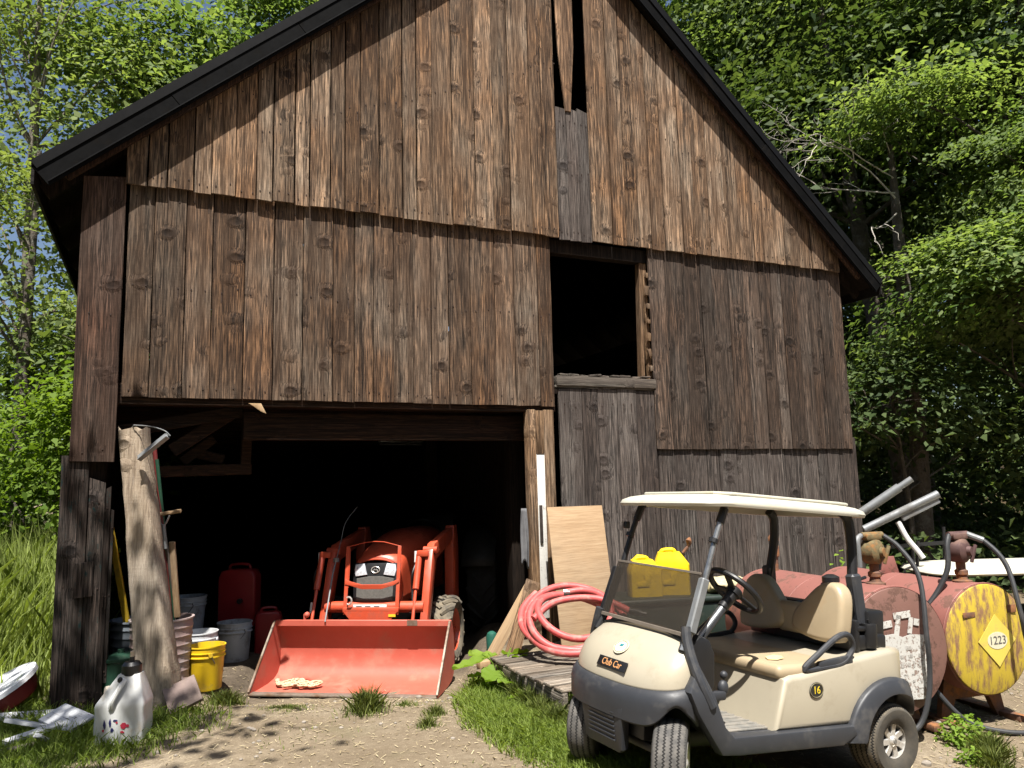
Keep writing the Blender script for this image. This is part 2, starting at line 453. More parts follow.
# boards over the bay
mb = MB(); e = widths(0.40, 4.93, 0.2, 0.31)
for a, b in zip(e[:-1], e[1:]):
    gap = random.choice((0.007, 0.009, 0.014)); n = random.uniform(-0.009, 0.009) - .004
    board(mb, a + gap / 2, b - gap / 2, 2.745 + random.uniform(-0.006, 0.006), 2.745 + random.uniform(-0.006, 0.006), 4.9, 4.9, n, lean=0.0)
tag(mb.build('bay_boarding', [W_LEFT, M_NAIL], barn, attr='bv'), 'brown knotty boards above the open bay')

# right of the loft opening
mb = MB(); e = widths(6.33, 9.66, 0.16, 0.3)
for a, b in zip(e[:-1], e[1:]):
    gap = random.choice((0.005, 0.007, 0.012))
    board(mb, a + gap / 2, b - gap / 2, 2.24 + random.uniform(-0.006, 0.006), 2.24 + random.uniform(-0.006, 0.006), 4.9, 4.9, random.uniform(-0.006, 0.006) - .006)
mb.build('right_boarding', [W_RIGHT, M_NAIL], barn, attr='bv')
mb = MB(); e = widths(6.36, 9.74, 0.17, 0.32)
for a, b in zip(e[:-1], e[1:]):
    gap = random.choice((0.006, 0.009, 0.014))
    board(mb, a + gap / 2, b - gap / 2, -0.2, -0.2, 2.4, 2.4, random.uniform(-0.004, 0.006) + 0.026)
mb.build('lower_boarding', [W_GREY, M_NAIL], barn, attr='bv')
mb = MB(); e = widths(4.985, 6.345, 0.2, 0.33)
for a, b in zip(e[:-1], e[1:]):
    board(mb, a + .003, b - .003, 0.0, 0.0, 2.965 + random.uniform(-.01, .01), 2.965, random.uniform(-0.004, 0.004) + .012)
tag(mb.build('grey_boarding', [W_GREY, M_NAIL], barn, attr='bv'), 'silver grey boards below the loft opening')

# loft opening: sill timbers, jamb, head
mb = MB(); mb.cur = (.9, .5, .2, 1)
mb.box((5.66, 0.03, 3.05), (1.40, 0.10, 0.12), bev=.012); mb.cur = (.8, .3, .6, 1); mb.box((5.66, 0.07, 2.985), (1.44, 0.13, 0.03), bev=.006)
for k in range(9):
    mb.cur = (random.random(), random.random(), random.random(), 1)
    mb.box((5.06 + k * .145, 0.03 + random.uniform(-.01, .02), 3.125 + random.uniform(-.006, .012)), (random.uniform(.09, .16), .07, random.uniform(.018, .035)), bev=.006, rot=(0, random.uniform(-.08, .08), random.uniform(-.2, .2)))
mb.build('opening_sill', wood('wood_sill', (.2, .15, .11), (.14, .11, .09), (.05, .04, .035), (.22, .2, .17), .6, axis='x'), barn, attr='bv')
mb = MB()
mb.cur = (.1, .4, .2, 1); mb.bar((6.22, .10, 3.12), (6.26, .10, 4.62), .10, .05, (1, 0, 0), bev=.004)
mb.cur = (.1, .9, .5, 1); mb.bar((6.33, .08, 3.12), (6.31, .08, 4.62), .06, .05, (1, 0, 0), bev=.004)
for k in range(7):
    mb.cur = (random.random(), .6, random.random(), 1)
    mb.box((6.315 + random.uniform(-.01, .01), 0.02, 3.25 + k * .2), (.05, .03, random.uniform(.05, .13)), bev=.004, rot=(0, random.uniform(-.3, .3), 0))
mb.build('opening_jamb', W_POST, barn, attr='bv')
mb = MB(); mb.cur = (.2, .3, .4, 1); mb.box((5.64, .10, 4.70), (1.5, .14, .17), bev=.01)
mb.build('opening_head', W_DARK, barn, attr='bv')

# bay: header, right door post with white strip, left corner
mb = MB(); mb.cur = (.2, .5, .1, 1); mb.box((2.6, .10, 2.78), (4.7, .14, .20), bev=.01)
mb.cur = (.2, .25, .1, 1); mb.box((3.10, .26, 2.50), (3.2, .14, .28), bev=.01)  # inner beam hung low and darker, shaped to shade the tractor
mb.build('bay_header', W_BEAM, barn, attr='bv')
mb = MB(); mb.cur = (.1, .8, .1, 1); mb.box((4.615, .04, 1.32), (.10, .12, 2.76), bev=.008)
mb.cur = (.4, .55, .7, 1); mb.box((4.835, .04, 1.32), (.125, .12, 2.76), bev=.008)
mb.cur = (.3, .25, .4, 1); mb.box((4.72, .03, 2.44), (.10, .08, .5), bev=.006)
door_post = mb.build('door_post', W_POST, barn, attr='bv')
mb = MB(); mb.cur = (.4, .6, .4, 1); mb.box((4.722, .018, 1.28), (.105, .04, 1.84), bev=.006)
tag(mb.build('painted_strip', W_WHITE, door_post, attr='bv'), 'flaking white strip on the door post')
mb = MB(); mb.cur = (.3, .25, .4, 1); mb.box((4.70, -.012, 1.40), (.035, .02, .42), bev=.003)
mb.build('latch_board', W_GREY, door_post, attr='bv')
mb = MB()
board(mb, .01, .372, 2.15, 2.14, 4.82, 4.86, -.03, .03)
mb.build('corner_board', [W_CORNER, M_NAIL], barn, attr='bv')
mb = MB()
board(mb, -.05, .17, -.05, -.05, 2.2, 2.2, .0, .03); board(mb, .17, .30, -.02, 0, 2.0, 1.95, -.004, .03, lean=.01)
board(mb, .30, .345, .05, .05, 1.9, 1.92, -.012, .03, lean=.015); board(mb, .345, .385, .2, .2, 1.72, 1.7, .01, .04)
board(mb, .10, .24, .95, .96, 1.25, 1.26, -.03, .02)
mb.build('old_corner_boarding', [wood('wood_old_corner', (.085, .055, .042), (.045, .032, .026), (.016, .012, .011), (.10, .088, .078), .45, val=.9, paint=(.012, .03, .03), paint_thr=.66), M_NAIL], barn, attr='bv')
for cs in ((.16, .16, 2.4, .28, .2, 4.8), (9.56, .17, 2.35, .22, .2, 4.6)):
    mb = MB(); mb.cur = (.3, .3, .3, 1); mb.box(cs[:3], cs[3:], bev=.01); mb.build('corner_post', W_DARK, barn, attr='bv')

# shell: side walls, back wall, loft floor
for s in (0.05, 9.68):
    mb = MB()
    e = widths(0.0, DEPTH, .25, .4)
    for a, b in zip(e[:-1], e[1:]):
        mb.cur = (random.random(), random.random(), random.random(), 1)
        mb.box((s, (a + b) / 2 + .07, 2.35), (.03, b - a - .003, 4.9))
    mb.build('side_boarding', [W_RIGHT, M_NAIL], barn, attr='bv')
mb = MB(); e = widths(0.1, 9.6, .25, .4)
for a, b in zip(e[:-1], e[1:]):
    mb.cur = (random.random(), random.random(), random.random(), 1)
    zt = ztop((a + b) / 2) - .2
    mb.box(((a + b) / 2, DEPTH, zt / 2 - .1), (b - a + .001, .03, zt + .2))
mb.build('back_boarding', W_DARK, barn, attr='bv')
mb = MB(); mb.cur = (.2, .3, .3, 1)
mb.box((4.85, 6.4, 2.98), (9.5, 12.0, .06))  # unseen floor added to keep the bay and loft opening dark
for k in range(8): mb.box((4.85, .9 + 1.55 * k, 2.85), (9.5, .14, .2), bev=.008)
mb.build('shading_loft_floor', W_BEAM, barn, attr='bv')
# bay partitions and frame inside the dark bay
mb = MB()
mb.cur = (.2, .6, .1, 1); mb.bar((.55, .55, 2.06), (1.62, .62, 2.08), .14, .11, bev=.006)
mb.bar((1.56, .60, 2.08), (1.58, .60, 2.62), .11, .10, (1, 0, 0), bev=.006)
mb.cur = (.2, .5, .6, 1); mb.bar((.85, .40, 2.26), (1.42, .40, 2.66), .12, .13, bev=.008)
mb.cur = (.9, .3, .6, 1); mb.bar((.35, .25, 2.43), (1.5, .30, 2.66), .10, .12, bev=.008)
mb.cur = (.3, .3, .3, 1); mb.bar((.95, .6, 2.16), (1.25, .62, 2.4), .08, .1, bev=.008); mb.bar((1.05, .66, 2.26), (1.35, .6, 2.18), .08, .1, bev=.008)
mb.build('brace', W_BEAM, barn, attr='bv')
mb = MB(); mb.cur = (.2, .4, .3, 1)
mb.box((4.95, 5.5, 1.4), (.05, 10.6, 3.0)); mb.box((4.72, .75, 1.35), (.18, .18, 2.7), bev=.01); mb.box((4.72, 4, 1.35), (.18, .18, 2.7), bev=.01)
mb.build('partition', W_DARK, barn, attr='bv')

# roof: ribbed metal, rake boards, eaves
M_ROOF = pm('roof_metal_dark', (.022, .021, .02), .5, .0, .2, 5, dirt=(.05, .042, .034), dirt_amt=.35, dscale=3, Specular_IOR_Level=.25)
def roof_side(sign):
    mb = MB()
    se = -0.385 if sign < 0 else 10.25
    n0, n1 = -OH, DEPTH + .25
    ribs = []; x = n0
    while x < n1:
        for dx, h in ((0, 0), (.10, 0), (.118, .022), (.142, .022), (.16, 0)):
            if x + dx <= n1: ribs.append((x + dx, h))
        x += .16
    k = len(ribs); vs = []; fs = []
    for (s, zz) in ((MID, APEX_Z), (se, ztop(se))):
        for off in (0.028, 0.0):
            for y, h in ribs: vs.append((s, y, zz + off + (h if off else h)))
    for i in range(k - 1):
        fs.append((i, i + 1, 2 * k + i + 1, 2 * k + i)); fs.append((k + i, 3 * k + i, 3 * k + i + 1, k + i + 1))
        fs.append((2 * k + i, 2 * k + i + 1, 3 * k + i + 1, 3 * k + i))
    fs.append((0, 2 * k, 3 * k, k))
    mb.add(vs, fs)
    return mb
for sg in (-1, 1):
    roof_side(sg).build('roof', M_ROOF, barn)
mb = MB()
for k in range(2):
    se = -0.385 if k == 0 else 10.25; sgn = -1 if k == 0 else 1
    a = V((MID, -OH + .012, APEX_Z)); b = V((se, -OH + .012, ztop(se)))
    d = (b - a).normalized(); up = V((-d.z, 0, d.x)) * (1 if d.x > 0 else -1)
    mb.cur = (.1, .5, random.random(), 1)
    L_ = (b - a).length; cuts = [0, .31, .62, 1.0] if k else [0, .27, .58, .8, 1.0]
    for i_, (t0, t1) in enumerate(zip(cuts[:-1], cuts[1:])):
        o = -up * (.115 + random.uniform(-.006, .006)) + V((0, random.uniform(-.004, .004), 0))
        mb.bar(a + d * (L_ * t0 + .002) + o, a + d * (L_ * t1 - .002) + o, .022, .20, up, bev=.003)
mb.build('rake_fascia', pm('black_fascia_paint', (.004, .004, .0042), .7, 0, .3, 6, dirt=(.010, .009, .008), dirt_amt=.3, dscale=5, bump=.2, bscale=40, Specular_IOR_Level=.05), barn)
mb = MB(); M_FLASH = pm('rake_flashing_dark_metal', (.007, .007, .0075), .5, 0, .2, 6, Specular_IOR_Level=.08)
for k in range(2):
    se = -0.385 if k == 0 else 10.25
    a = V((MID, -OH - .004, APEX_Z + .035)); b = V((se, -OH - .004, ztop(se) + .035)); d = (b - a).normalized(); up = V((-d.z, 0, d.x)) * (1 if d.x > 0 else -1)
    mb.bar(a - up * .03, b - up * .03, .012, .085, up); mb.bar(a - up * .214 , b - up * .214, .02, .010, up)
mb.build('rake_flashing', M_FLASH, barn)
# inner barge rafter against the boards and the soffit boards
mb = MB()
for k in range(2):
    se = 0.02 if k == 0 else 9.75
    a = V((MID, -.155, APEX_Z - .02)); b = V((se, -.155, ztop(se) - .02)); d = (b - a).normalized(); up = V((-d.z, 0, d.x)) * (1 if d.x > 0 else -1)
    mb.cur = (.2, .6, .3, 1) if k else (.1, .1, .3, 1)
    a2 = a + d * (2.6 if k else 0.2)
    mb.bar(a2 - up * .16, b - up * .16 + d * .35, .05, .13, up, bev=.004)
mb.build('barge_rafter', W_CORNER, barn, attr='bv')
mb = MB(); mb.cur = (.2, .15, .3, 1)
for k in range(2):
    se = -0.36 if k == 0 else 10.225
    a = V((MID, 6.1, APEX_Z - .035)); b = V((se, 6.1, ztop(se) - .035)); d = (b - a).normalized(); up = V((-d.z, 0, d.x)) * (1 if d.x > 0 else -1)
    mb.bar(a - up * .02, b - up * .02, 12.6, .025, up)
mb.build('roof_sheathing', W_DARK, barn, attr='bv')
mb = MB()
for k in range(2):
    se = -0.36 if k == 0 else 10.225
    for j in range(15):
        y = .16 + j * .84; mb.cur = (random.random(), .4, random.random(), 1)
        a = V((MID, y, APEX_Z - .08)); b = V((se, y, ztop(se) - .08)); d = (b - a).normalized(); up = V((-d.z, 0, d.x)) * (1 if d.x > 0 else -1)
        mb.bar(a - up * .06, b - up * .06, .05, .14, up)
mb.build('rafter', W_DARK, barn, attr='bv')
mb = MB(); mb.cur = (.2, .3, .5, 1)
for k in range(2):
    se = -0.37 if k == 0 else 10.235
    mb.box((se, 6.0, ztop(se) - .10), (.025, 12.45, .16))
mb.build('eave_fascia', W_TRIM, barn, attr='bv')
mb = MB(); mb.cur=(.2,.3,.5,1)
mb.bar((0.35,-.03,4.735),(9.62,-.03,4.735),.012,.02,(0,0,1))
# foundation stones
mb2 = MB()
M_STONE = pm('foundation_stone', (.34, .30, .25), .9, 0, .25, 6, bump=.5, bscale=25, bd=.01)
mb2.box((.47, .02, .05), (.22, .24, .24), bev=.03, rot=(0, .08, .1)); mb2.build('footing_stone', M_STONE, barn); mb2 = MB(); mb2.box((4.72, .05, -.02), (.5, .3, .16), bev=.03)
mb2.build('footing_stone', M_STONE, barn)
# ------------------------------------------------------------------ ground
def poly_mask(poly, x, y, soft=0.15):
    """signed-distance style mask of a polygon, 1 inside"""
    x = np.asarray(x, float); y = np.asarray(y, float)
    ins = np.zeros(x.shape, bool); dmin = np.full(x.shape, 1e9)
    n = len(poly)
    for i in range(n):
        x1, y1 = poly[i]; x2, y2 = poly[(i + 1) % n]
        c = ((y1 > y) != (y2 > y)) & (x < (x2 - x1) * (y - y1) / ((y2 - y1) or 1e-9) + x1); ins ^= c
        t = np.clip(((x - x1) * (x2 - x1) + (y - y1) * (y2 - y1)) / ((x2 - x1) ** 2 + (y2 - y1) ** 2 + 1e-12), 0, 1)
        dmin = np.minimum(dmin, np.hypot(x - x1 - t * (x2 - x1), y - y1 - t * (y2 - y1)))
    d = np.where(ins, dmin, -dmin)
    return np.clip(d / soft * .5 + .5, 0, 1)
LAWN = [(-.32, 7.55), (-.38, 6.9), (-.28, 6.3), (-.02, 5.75), (.28, 5.3), (.7, 4.75), (1.1, 4.4), (1.6, 4.6), (1.2, 5.3), (.62, 6.0), (.45, 6.6), (.25, 7.4)]
LEFTG = [(-6.5, 7.0), (-4.2, 7.1), (-3.3, 7.0), (-2.75, 6.75), (-2.55, 6.35), (-2.75, 5.9), (-3.1, 5.5), (-3.6, 4.6), (-7, 4)]
MEADOW = [(-4.25, 6.75), (-4.3, 7.6), (-5.5, 10.5), (-9, 18), (-40, 26), (-40, 6), (-8, 6.2)]
TUFTS = [(-1.28, 6.72, .17, .26), (-.70, 6.6, .10, .12), (-.72, 6.25, .09, .12), (-2.72, 7.45, .16, .2), (3.15, 5.45, .12, .2), (3.3, 5.75, .16, .2), (4.0, 5.3, .13, .16), (-.06, 7.12, .12, .26), (.0, 6.85, .13, .26), (.08, 6.6, .13, .24), (.16, 6.35, .13, .24), (.26, 6.1, .13, .24), (.42, 5.95, .13, .22), (.55, 6.05, .12, .22), (-2.0,6.95,.3,.05),(-1.0,7.0,.12,.08)]
def grassy(x, y):
    m = np.maximum(poly_mask(LAWN, x, y, .22), np.maximum(poly_mask(LEFTG, x, y, .3), poly_mask(MEADOW, x, y, .4)))
    return m
def make_ground():
    def axis(lo, hi, fine_lo, fine_hi, step):
        a = list(np.arange(fine_lo, fine_hi + 1e-6, step)); s = step; x = fine_hi
        while x < hi: s *= 1.35; x += s; a.append(min(x, hi))
        s = step; x = fine_lo
        while x > lo: s *= 1.35; x -= s; a.insert(0, max(x, lo))
        return np.array(a)
    xs = axis(-400, 400, -6.5, 7.5, .07); ys = axis(-60, 500, 3.0, 14.0, .07)
    X, Y = np.meshgrid(xs, ys, indexing='ij'); Z = hz(X, Y)
    fine = (X > -7) & (X < 8) & (Y > 3) & (Y < 14)
    Z = Z + np.where(fine, rng.normal(0, .003, X.shape), 0)
    v = np.stack([X, Y, Z], -1).reshape(-1, 3); nx, ny = X.shape
    i, j = np.meshgrid(np.arange(nx - 1), np.arange(ny - 1), indexing='ij'); a = (i * ny + j).ravel()
    f = np.stack([a, a + ny, a + ny + 1, a + 1], 1)
    me = bpy.data.meshes.new('ground'); me.from_pydata(v.tolist(), [], f.tolist()); me.update()
    at = me.attributes.new('grassy', 'FLOAT', 'POINT'); at.data.foreach_set('value', grassy(X, Y).ravel().astype(np.float32))
    # inside of the barn is trodden earth, painted darker to deepen the shade
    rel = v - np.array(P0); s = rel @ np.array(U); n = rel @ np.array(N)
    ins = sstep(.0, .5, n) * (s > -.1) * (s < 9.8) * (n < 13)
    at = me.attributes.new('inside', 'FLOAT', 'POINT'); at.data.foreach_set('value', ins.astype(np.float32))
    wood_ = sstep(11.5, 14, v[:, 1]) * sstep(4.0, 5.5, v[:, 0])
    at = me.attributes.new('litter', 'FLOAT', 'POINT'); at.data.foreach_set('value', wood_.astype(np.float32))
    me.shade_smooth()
    g = NT('trodden_dirt'); o = g.obj()
    n1 = g.noise(o, 1.3, 6, .62); n2 = g.noise(o, 14, 6, .7); n3 = g.noise(o, 70, 4, .7)
    c = g.ramp(n1, [(.3, (.175, .138, .094)), (.5, (.245, .197, .137)), (.7, (.295, .247, .178))])
    c = g.mix(g.ramp(n2, [(.4, .55), (.62, 0.)]), c, (.13, .10, .066))
    # dry clippings: pale flecks
    vo = g.n('ShaderNodeTexVoronoi', feature='F1', i_Scale=55.0); wv = g.n('ShaderNodeVectorMath', operation='MULTIPLY_ADD')
    g.set(wv.inputs[0], g.n('ShaderNodeTexNoise', i_Scale=6.0).outputs[1]); g.set(wv.inputs[1], (1.2, 1.2, 1.2)); g.set(wv.inputs[2], o)
    g.set(vo.inputs['Vector'], g.mapping(wv.outputs[0], (1, .3, 1)))
    fl = g.math('MULTIPLY', g.ramp(vo.outputs['Distance'], [(.16, 1.), (.3, 0.)]), g.ramp(n2, [(.35, 0.), (.6, .8)]))
    c = g.mix(fl, c, (.42, .35, .24))
    c = g.mix(g.math('MULTIPLY', g.ramp(n3, [(.35, .6), (.5, 0.)]), .5), c, (.075, .058, .04))
    c = g.mix(g.ramp(g.noise(o, .55, 4, .6), [(.42, .5), (.60, 0.)]), c, (.15, .115, .075))
    # moss / thin green film
    c = g.mix(g.ramp(g.noise(o, .9, 5, .65), [(.56, 0.), (.72, .4)]), c, (.11, .115, .05))
    a1 = g.n('ShaderNodeAttribute', attribute_name='grassy'); a2 = g.n('ShaderNodeAttribute', attribute_name='inside'); a3 = g.n('ShaderNodeAttribute', attribute_name='litter')
    gm = g.math('ADD', a1.outputs[2], g.math('MULTIPLY', g.math('SUBTRACT', n2, .5), .9))
    c = g.mix(g.ramp(gm, [(.4, 0.), (.65, 1.)]), c, (.09, .10, .035))
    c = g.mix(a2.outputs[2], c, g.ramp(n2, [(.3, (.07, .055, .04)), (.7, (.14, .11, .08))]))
    c = g.mix(a3.outputs[2], c, g.ramp(n2, [(.3, (.04, .03, .018)), (.7, (.11, .08, .045))]))
    h = g.math('ADD', g.math('MULTIPLY', n2, 1.0), g.math('ADD', g.math('MULTIPLY', n3, .5), g.math('MULTIPLY', fl, .25)))
    me.materials.append(g.done(c, .95, 0, h, .8, .02, Specular_IOR_Level=.1))
    ob = bpy.data.objects.new('ground', me); COL.objects.link(ob); tag(ob, 'tan trodden dirt yard in front of the barn', 'ground', kind='structure')
make_ground()
# ------------------------------------------------------------------ golf cart (local: x forward from the rear axle, y to its left, z up)
CART_M = Matrix.Translation(V((2.104, 5.687, -0.084))) @ Matrix.Rotation(R(206.48), 4, 'Z') @ Matrix.Rotation(R(-4.85), 4, 'Y')
M_CREAM = pm('cream_bodywork', (.40, .357, .27), .34, 0, .04, 3, dirt=(.34, .295, .215), dirt_amt=.2, dscale=4, Coat_Weight=.3, Coat_Roughness=.15)
M_ROOFC = pm('cream_roof_plastic', (.50, .48, .40), .45, 0, .05, 5, dirt=(.50, .45, .32), dirt_amt=.3, dscale=5)
M_TRIM = pm('charcoal_trim_plastic', (.030, .032, .037), .5, 0, .12, 5, dirt=(.065, .061, .056), dirt_amt=.3, dscale=5, bump=.15, bscale=300, bd=.001)
M_BLACK = pm('black_plastic', (.010, .010, .011), .45, 0, .2, 10)
M_RUBBER = pm('black_rubber', (.035, .034, .033), .8, 0, .2, 20, dirt=(.16, .135, .10), dirt_amt=.5, dscale=14)
M_TYRE = pm('dusty_tyre_rubber', (.10, .095, .088), .88, 0, .2, 25, dirt=(.22, .18, .13), dirt_amt=.5, dscale=10)
M_TYREB = pm('muddy_tyre_rubber', (.13, .11, .085), .92, 0, .25, 25, dirt=(.26, .21, .14), dirt_amt=.75, dscale=16)
M_SEAT = pm('tan_vinyl', (.375, .297, .19), .42, 0, .06, 6, dirt=(.38, .28, .165), dirt_amt=.22, dscale=6, bump=.2, bscale=220, bd=.0015)
M_STEEL = pm('grey_steel', (.28, .29, .30), .38, .85, .2, 12)
M_GALV = pm('galvanised_steel', (.22, .23, .235), .55, .45, .15, 9, dirt=(.18, .175, .165), dirt_amt=.4)
M_SILVER = pm('silver_wheel_cover', (.62, .60, .56), .32, .55, .08, 12, dirt=(.35, .30, .24), dirt_amt=.35, dscale=18)
M_MAT = pm('grey_rubber_mat', (.15, .145, .13), .85, 0, .2, 16, dirt=(.22, .20, .17), dirt_amt=.6, dscale=10, bump=.5, bscale=90)
def mat_windshield():
    g = NT('smoked_windshield'); tr = g.n('ShaderNodeBsdfTransparent', i_Color=(.55, .52, .48, 1))
    gl = g.n('ShaderNodeBsdfGlossy', i_Color=(1, 1, 1, 1), i_Roughness=.08)
    df = g.n('ShaderNodeBsdfDiffuse', i_Color=(.12, .105, .09, 1))
    m0 = g.n('ShaderNodeMixShader', i_0=.22); g.t.links.new(tr.outputs[0], m0.inputs[1]); g.t.links.new(df.outputs[0], m0.inputs[2])
    m = g.n('ShaderNodeMixShader', i_0=.05); g.t.links.new(m0.outputs[0], m.inputs[1]); g.t.links.new(gl.outputs[0], m.inputs[2])
    g.t.links.new(m.outputs[0], g.out.inputs[0]); return g.mat
M_WIND = mat_windshield()
M_YTEXT = pm('yellow_print', (.75, .55, .03), .5, 0, .05)
M_OTEXT = pm('copper_print', (.62, .30, .12), .45, 0, .05)

cart = empty('golf_cart', 'cream golf cart with charcoal trim, tan seats and flat roof, number 16 on its side', 'golf cart', CART_M)

def sgnpow(v, p): return math.copysign(abs(v) ** p, v)
def E_(u):                      # lower edge of the cream hood
    a = u * PI / 2; c = max(0.0, math.cos(a))
    return V((1.565 + .262 * c ** .66, .525 * sgnpow(math.sin(a), .80), .612 - .045 * c ** .8))
def B_(u): return V((1.475 + .085 * u * u, .435 * u, .895 - .045 * abs(u) ** 3))
def hood(u, v):
    b, e = B_(u), E_(u)
    au = abs(u)
    c = V((b.x + (e.x - b.x) * (.70 + .2 * au), b.y + (e.y - b.y) * (.55 + .35 * au), b.z - .055 - .03 * au))
    c2 = V((e.x - .005, e.y * .995, e.z + .10))
    return b * (1 - v) ** 3 + c * 3 * v * (1 - v) ** 2 + c2 * 3 * v * v * (1 - v) + e * v ** 3
def hoodp(i, j): return hood(i * 2 - 1, j)
mb = MB(); mb.grid(hoodp, 40, 18)
mb.build('hood', M_CREAM, cart, smooth=60, solid=.012)
# charcoal bumper wrapping the nose with arches over the front wheels
def bump_low(u):
    au = abs(u); e = E_(u)
    arch = math.exp(-((au - .80) / .20) ** 2)
    z = .395 + .13 * arch - .02 * (1 if au > .97 else 0)
    return z
def bumper(i, j):
    u = (i * 2 - 1); e = E_(u); zl = bump_low(u)
    a = u * PI / 2; out = V((math.cos(a) ** 1.0 + .1, sgnpow(math.sin(a), .8) * .9, 0)); out.normalize()
    pr = [(-.004, .008), (.012, .004), (.034, -.026), (.044, -.07), (.04, None), (.024, None)]
    k = j * 5; i0 = min(4, int(k)); t = k - i0
    def pt(q):
        o, dz = pr[q]
        z = e.z + dz if dz is not None else (zl if q == 4 else zl - .012)
        if dz is not None: z = max(z, zl + .01 * (4 - q))
        return e + out * o + V((0, 0, z - e.z))
    return pt(i0).lerp(pt(i0 + 1), t)
mb = MB(); mb.grid(bumper, 56, 10)
mb.build('front_bumper', M_TRIM, cart, smooth=50, solid=.014)
mb = MB()
mb.prism([(-.21, .49), (.26, .49), (.22, .245), (.19, .225), (-.14, .225), (-.17, .245)], .06, frame((1.745, -.02, -.025), (0, 1, 0), (0.12, 0, 1)), .015)
for k in range(7): mb.box((.03, .29 + k * .026, .062), (.28, .012, .012), frame((1.745, -.02, -.025), (0, 1, 0), (0.12, 0, 1)), .004)
tag(mb.build('front_grille', M_TRIM, cart), None)
# underbody
mb = MB(); mb.box((.70, 0, .27), (1.95, .62, .10), bev=.02); mb.box((1.60, 0, .42), (.34, .66, .26), bev=.02)
mb.box((0, 0, .23), (.10, .86, .09), bev=.02); mb.box((1.664, 0, .24), (.06, .80, .05), bev=.01); mb.box((.25, 0, .45), (.9, .9, .3), bev=.02)
mb.build('chassis', M_BLACK, cart)
mb = MB()
for sy in (1, -1):
    mb.tube([(1.664, sy * .36, .20), (1.62, sy * .30, .30), (1.60, sy * .27, .5)], [.03, .028, .024], 10)
    mb.tube([(1.55, sy * .1, .2), (1.664, sy * .36, .19)], .016, 8)
    mb.box((1.67, sy * .345, .235), (.09, .06, .10), bev=.015)
mb.build('suspension', pm('dirty_suspension_steel', (.16, .14, .11), .7, .4, .3, 30), cart)

# sides: strut foot, rocker panel
def side_panel(sy):
    poly = [(1.60, .78), (1.595, .68), (1.645, .60), (1.60, .49), (1.52, .38), (1.43, .262), (1.30, .252), (.48, .244), (.36, .30), (.385, .352), (.95, .352), (1.34, .352), (1.405, .41), (1.475, .58), (1.53, .72), (1.55, .78)]
    mb = MB()
    M = Matrix(((1, 0, 0, 0), (0, 0, sy, 0), (0, 1, 0, 0), (0, 0, 0, 1)))
    def bendy(c): 
        return (c.x, c.y, c.z - max(0, c.y - .56) * .42)
    mb.prism(poly, .075, M, .012, 2, fn=bendy, t0=.53)
    return mb
for sy in (1, -1):
    side_panel(sy).build('rocker_panel', M_TRIM, cart)
    mb = MB(); ps = spline([(1.578, sy * .455, .935), (1.585, sy * .475, .86), (1.58, sy * .515, .76), (1.555, sy * .565, .64), (1.50, sy * .59, .52)], 5)
    mb.tube(ps, [.030 + .0 * i for i in range(len(ps))], 10); mb.build('post_foot', M_TRIM, cart)
# floor with kick-up, mat
mb = MB(); mb.prism([(.93, .315), (1.36, .315), (1.50, .46), (1.50, .50), (1.34, .348), (.93, .345)], 1.08, Matrix(((1, 0, 0, 0), (0, 0, 1, -.54), (0, 1, 0, 0), (0, 0, 0, 1))), .004)
fl = mb.build('floor', M_TRIM, cart)
mb = MB(); mb.box((1.145, 0, .352), (.38, .98, .012), bev=.004)
for k in range(15): mb.box((1.145, -.455 + k * .065, .359), (.36, .018, .006), bev=.002)
mb.build('floor_mat', M_MAT, fl)
mb = MB(); mb.box((1.30, .20, .44), (.05, .09, .11), bev=.012, rot=(0, .5, 0)); mb.tube([(1.40, .2, .40), (1.31, .2, .43)], .012)
mb.box((1.31, .07, .46), (.04, .12, .15), bev=.012, rot=(0, .5, 0))
mb.build('pedal', M_BLACK, cart)
mb = MB(); mb.ball((1.27, .42, .58), (.035, .03, .045), 14); mb.ball((1.265, .42, .652), .024, 10); mb.box((1.33, .43, .54), (.12, .05, .05), bev=.012)
mb.build('horn_lever', M_TRIM, cart)

# dash
mb = MB(); mb.prism([(1.47, .885), (1.53, .84), (1.52, .50), (1.44, .48), (1.36, .60), (1.36, .78), (1.40, .86)], .92, Matrix(((1, 0, 0, 0), (0, 0, 1, -.46), (0, 1, 0, 0), (0, 0, 0, 1))), .02)
mb.build('dashboard', M_BLACK, cart)

# rear body shell
arch = [(.335 * math.cos(R(a)), .228 + .335 * math.sin(R(a))) for a in (112, 100, 88, 76, 64, 52, 40, 30)]
poly = [(.99, .345), (.915, .635), (.86, .655), (.77, .662), (.34, .735), (-.02, .785), (-.20, .775), (-.285, .72), (-.30, .60), (-.29, .50)] + arch + [(.36, .345)]
def tail(c):
    y = c.z; x = c.x
    k = max(0.0, (-.02 - x) / .28); f = 1 - .30 * k ** 2
    topz = c.y
    y = y * f * (1 - max(0, topz - .62) * .18)
    return (x, c.y, y)
MXZ = Matrix(((1, 0, 0, 0), (0, 0, 1, 0), (0, 1, 0, 0), (0, 0, 0, 1)))
mb = MB()
bm = bmesh.new(); n = len(poly); ny = 10
rows = []
for j in range(ny + 1):
    yy = -.56 + 1.12 * j / ny
    rows.append([bm.verts.new((p[0], p[1], yy)) for p in poly])
for j in range(ny):
    for i in range(n): bm.faces.new((rows[j][i], rows[j][(i + 1) % n], rows[j + 1][(i + 1) % n], rows[j + 1][i]))
c0 = bm.faces.new(rows[0]); c1 = bm.faces.new(rows[-1][::-1])
ed = [e for f in (c0, c1) for e in f.edges]
bmesh.ops.recalc_face_normals(bm, faces=bm.faces)
bmesh.ops.bevel(bm, geom=ed, offset=.035, segments=4, profile=.5, affect='EDGES', clamp_overlap=True)
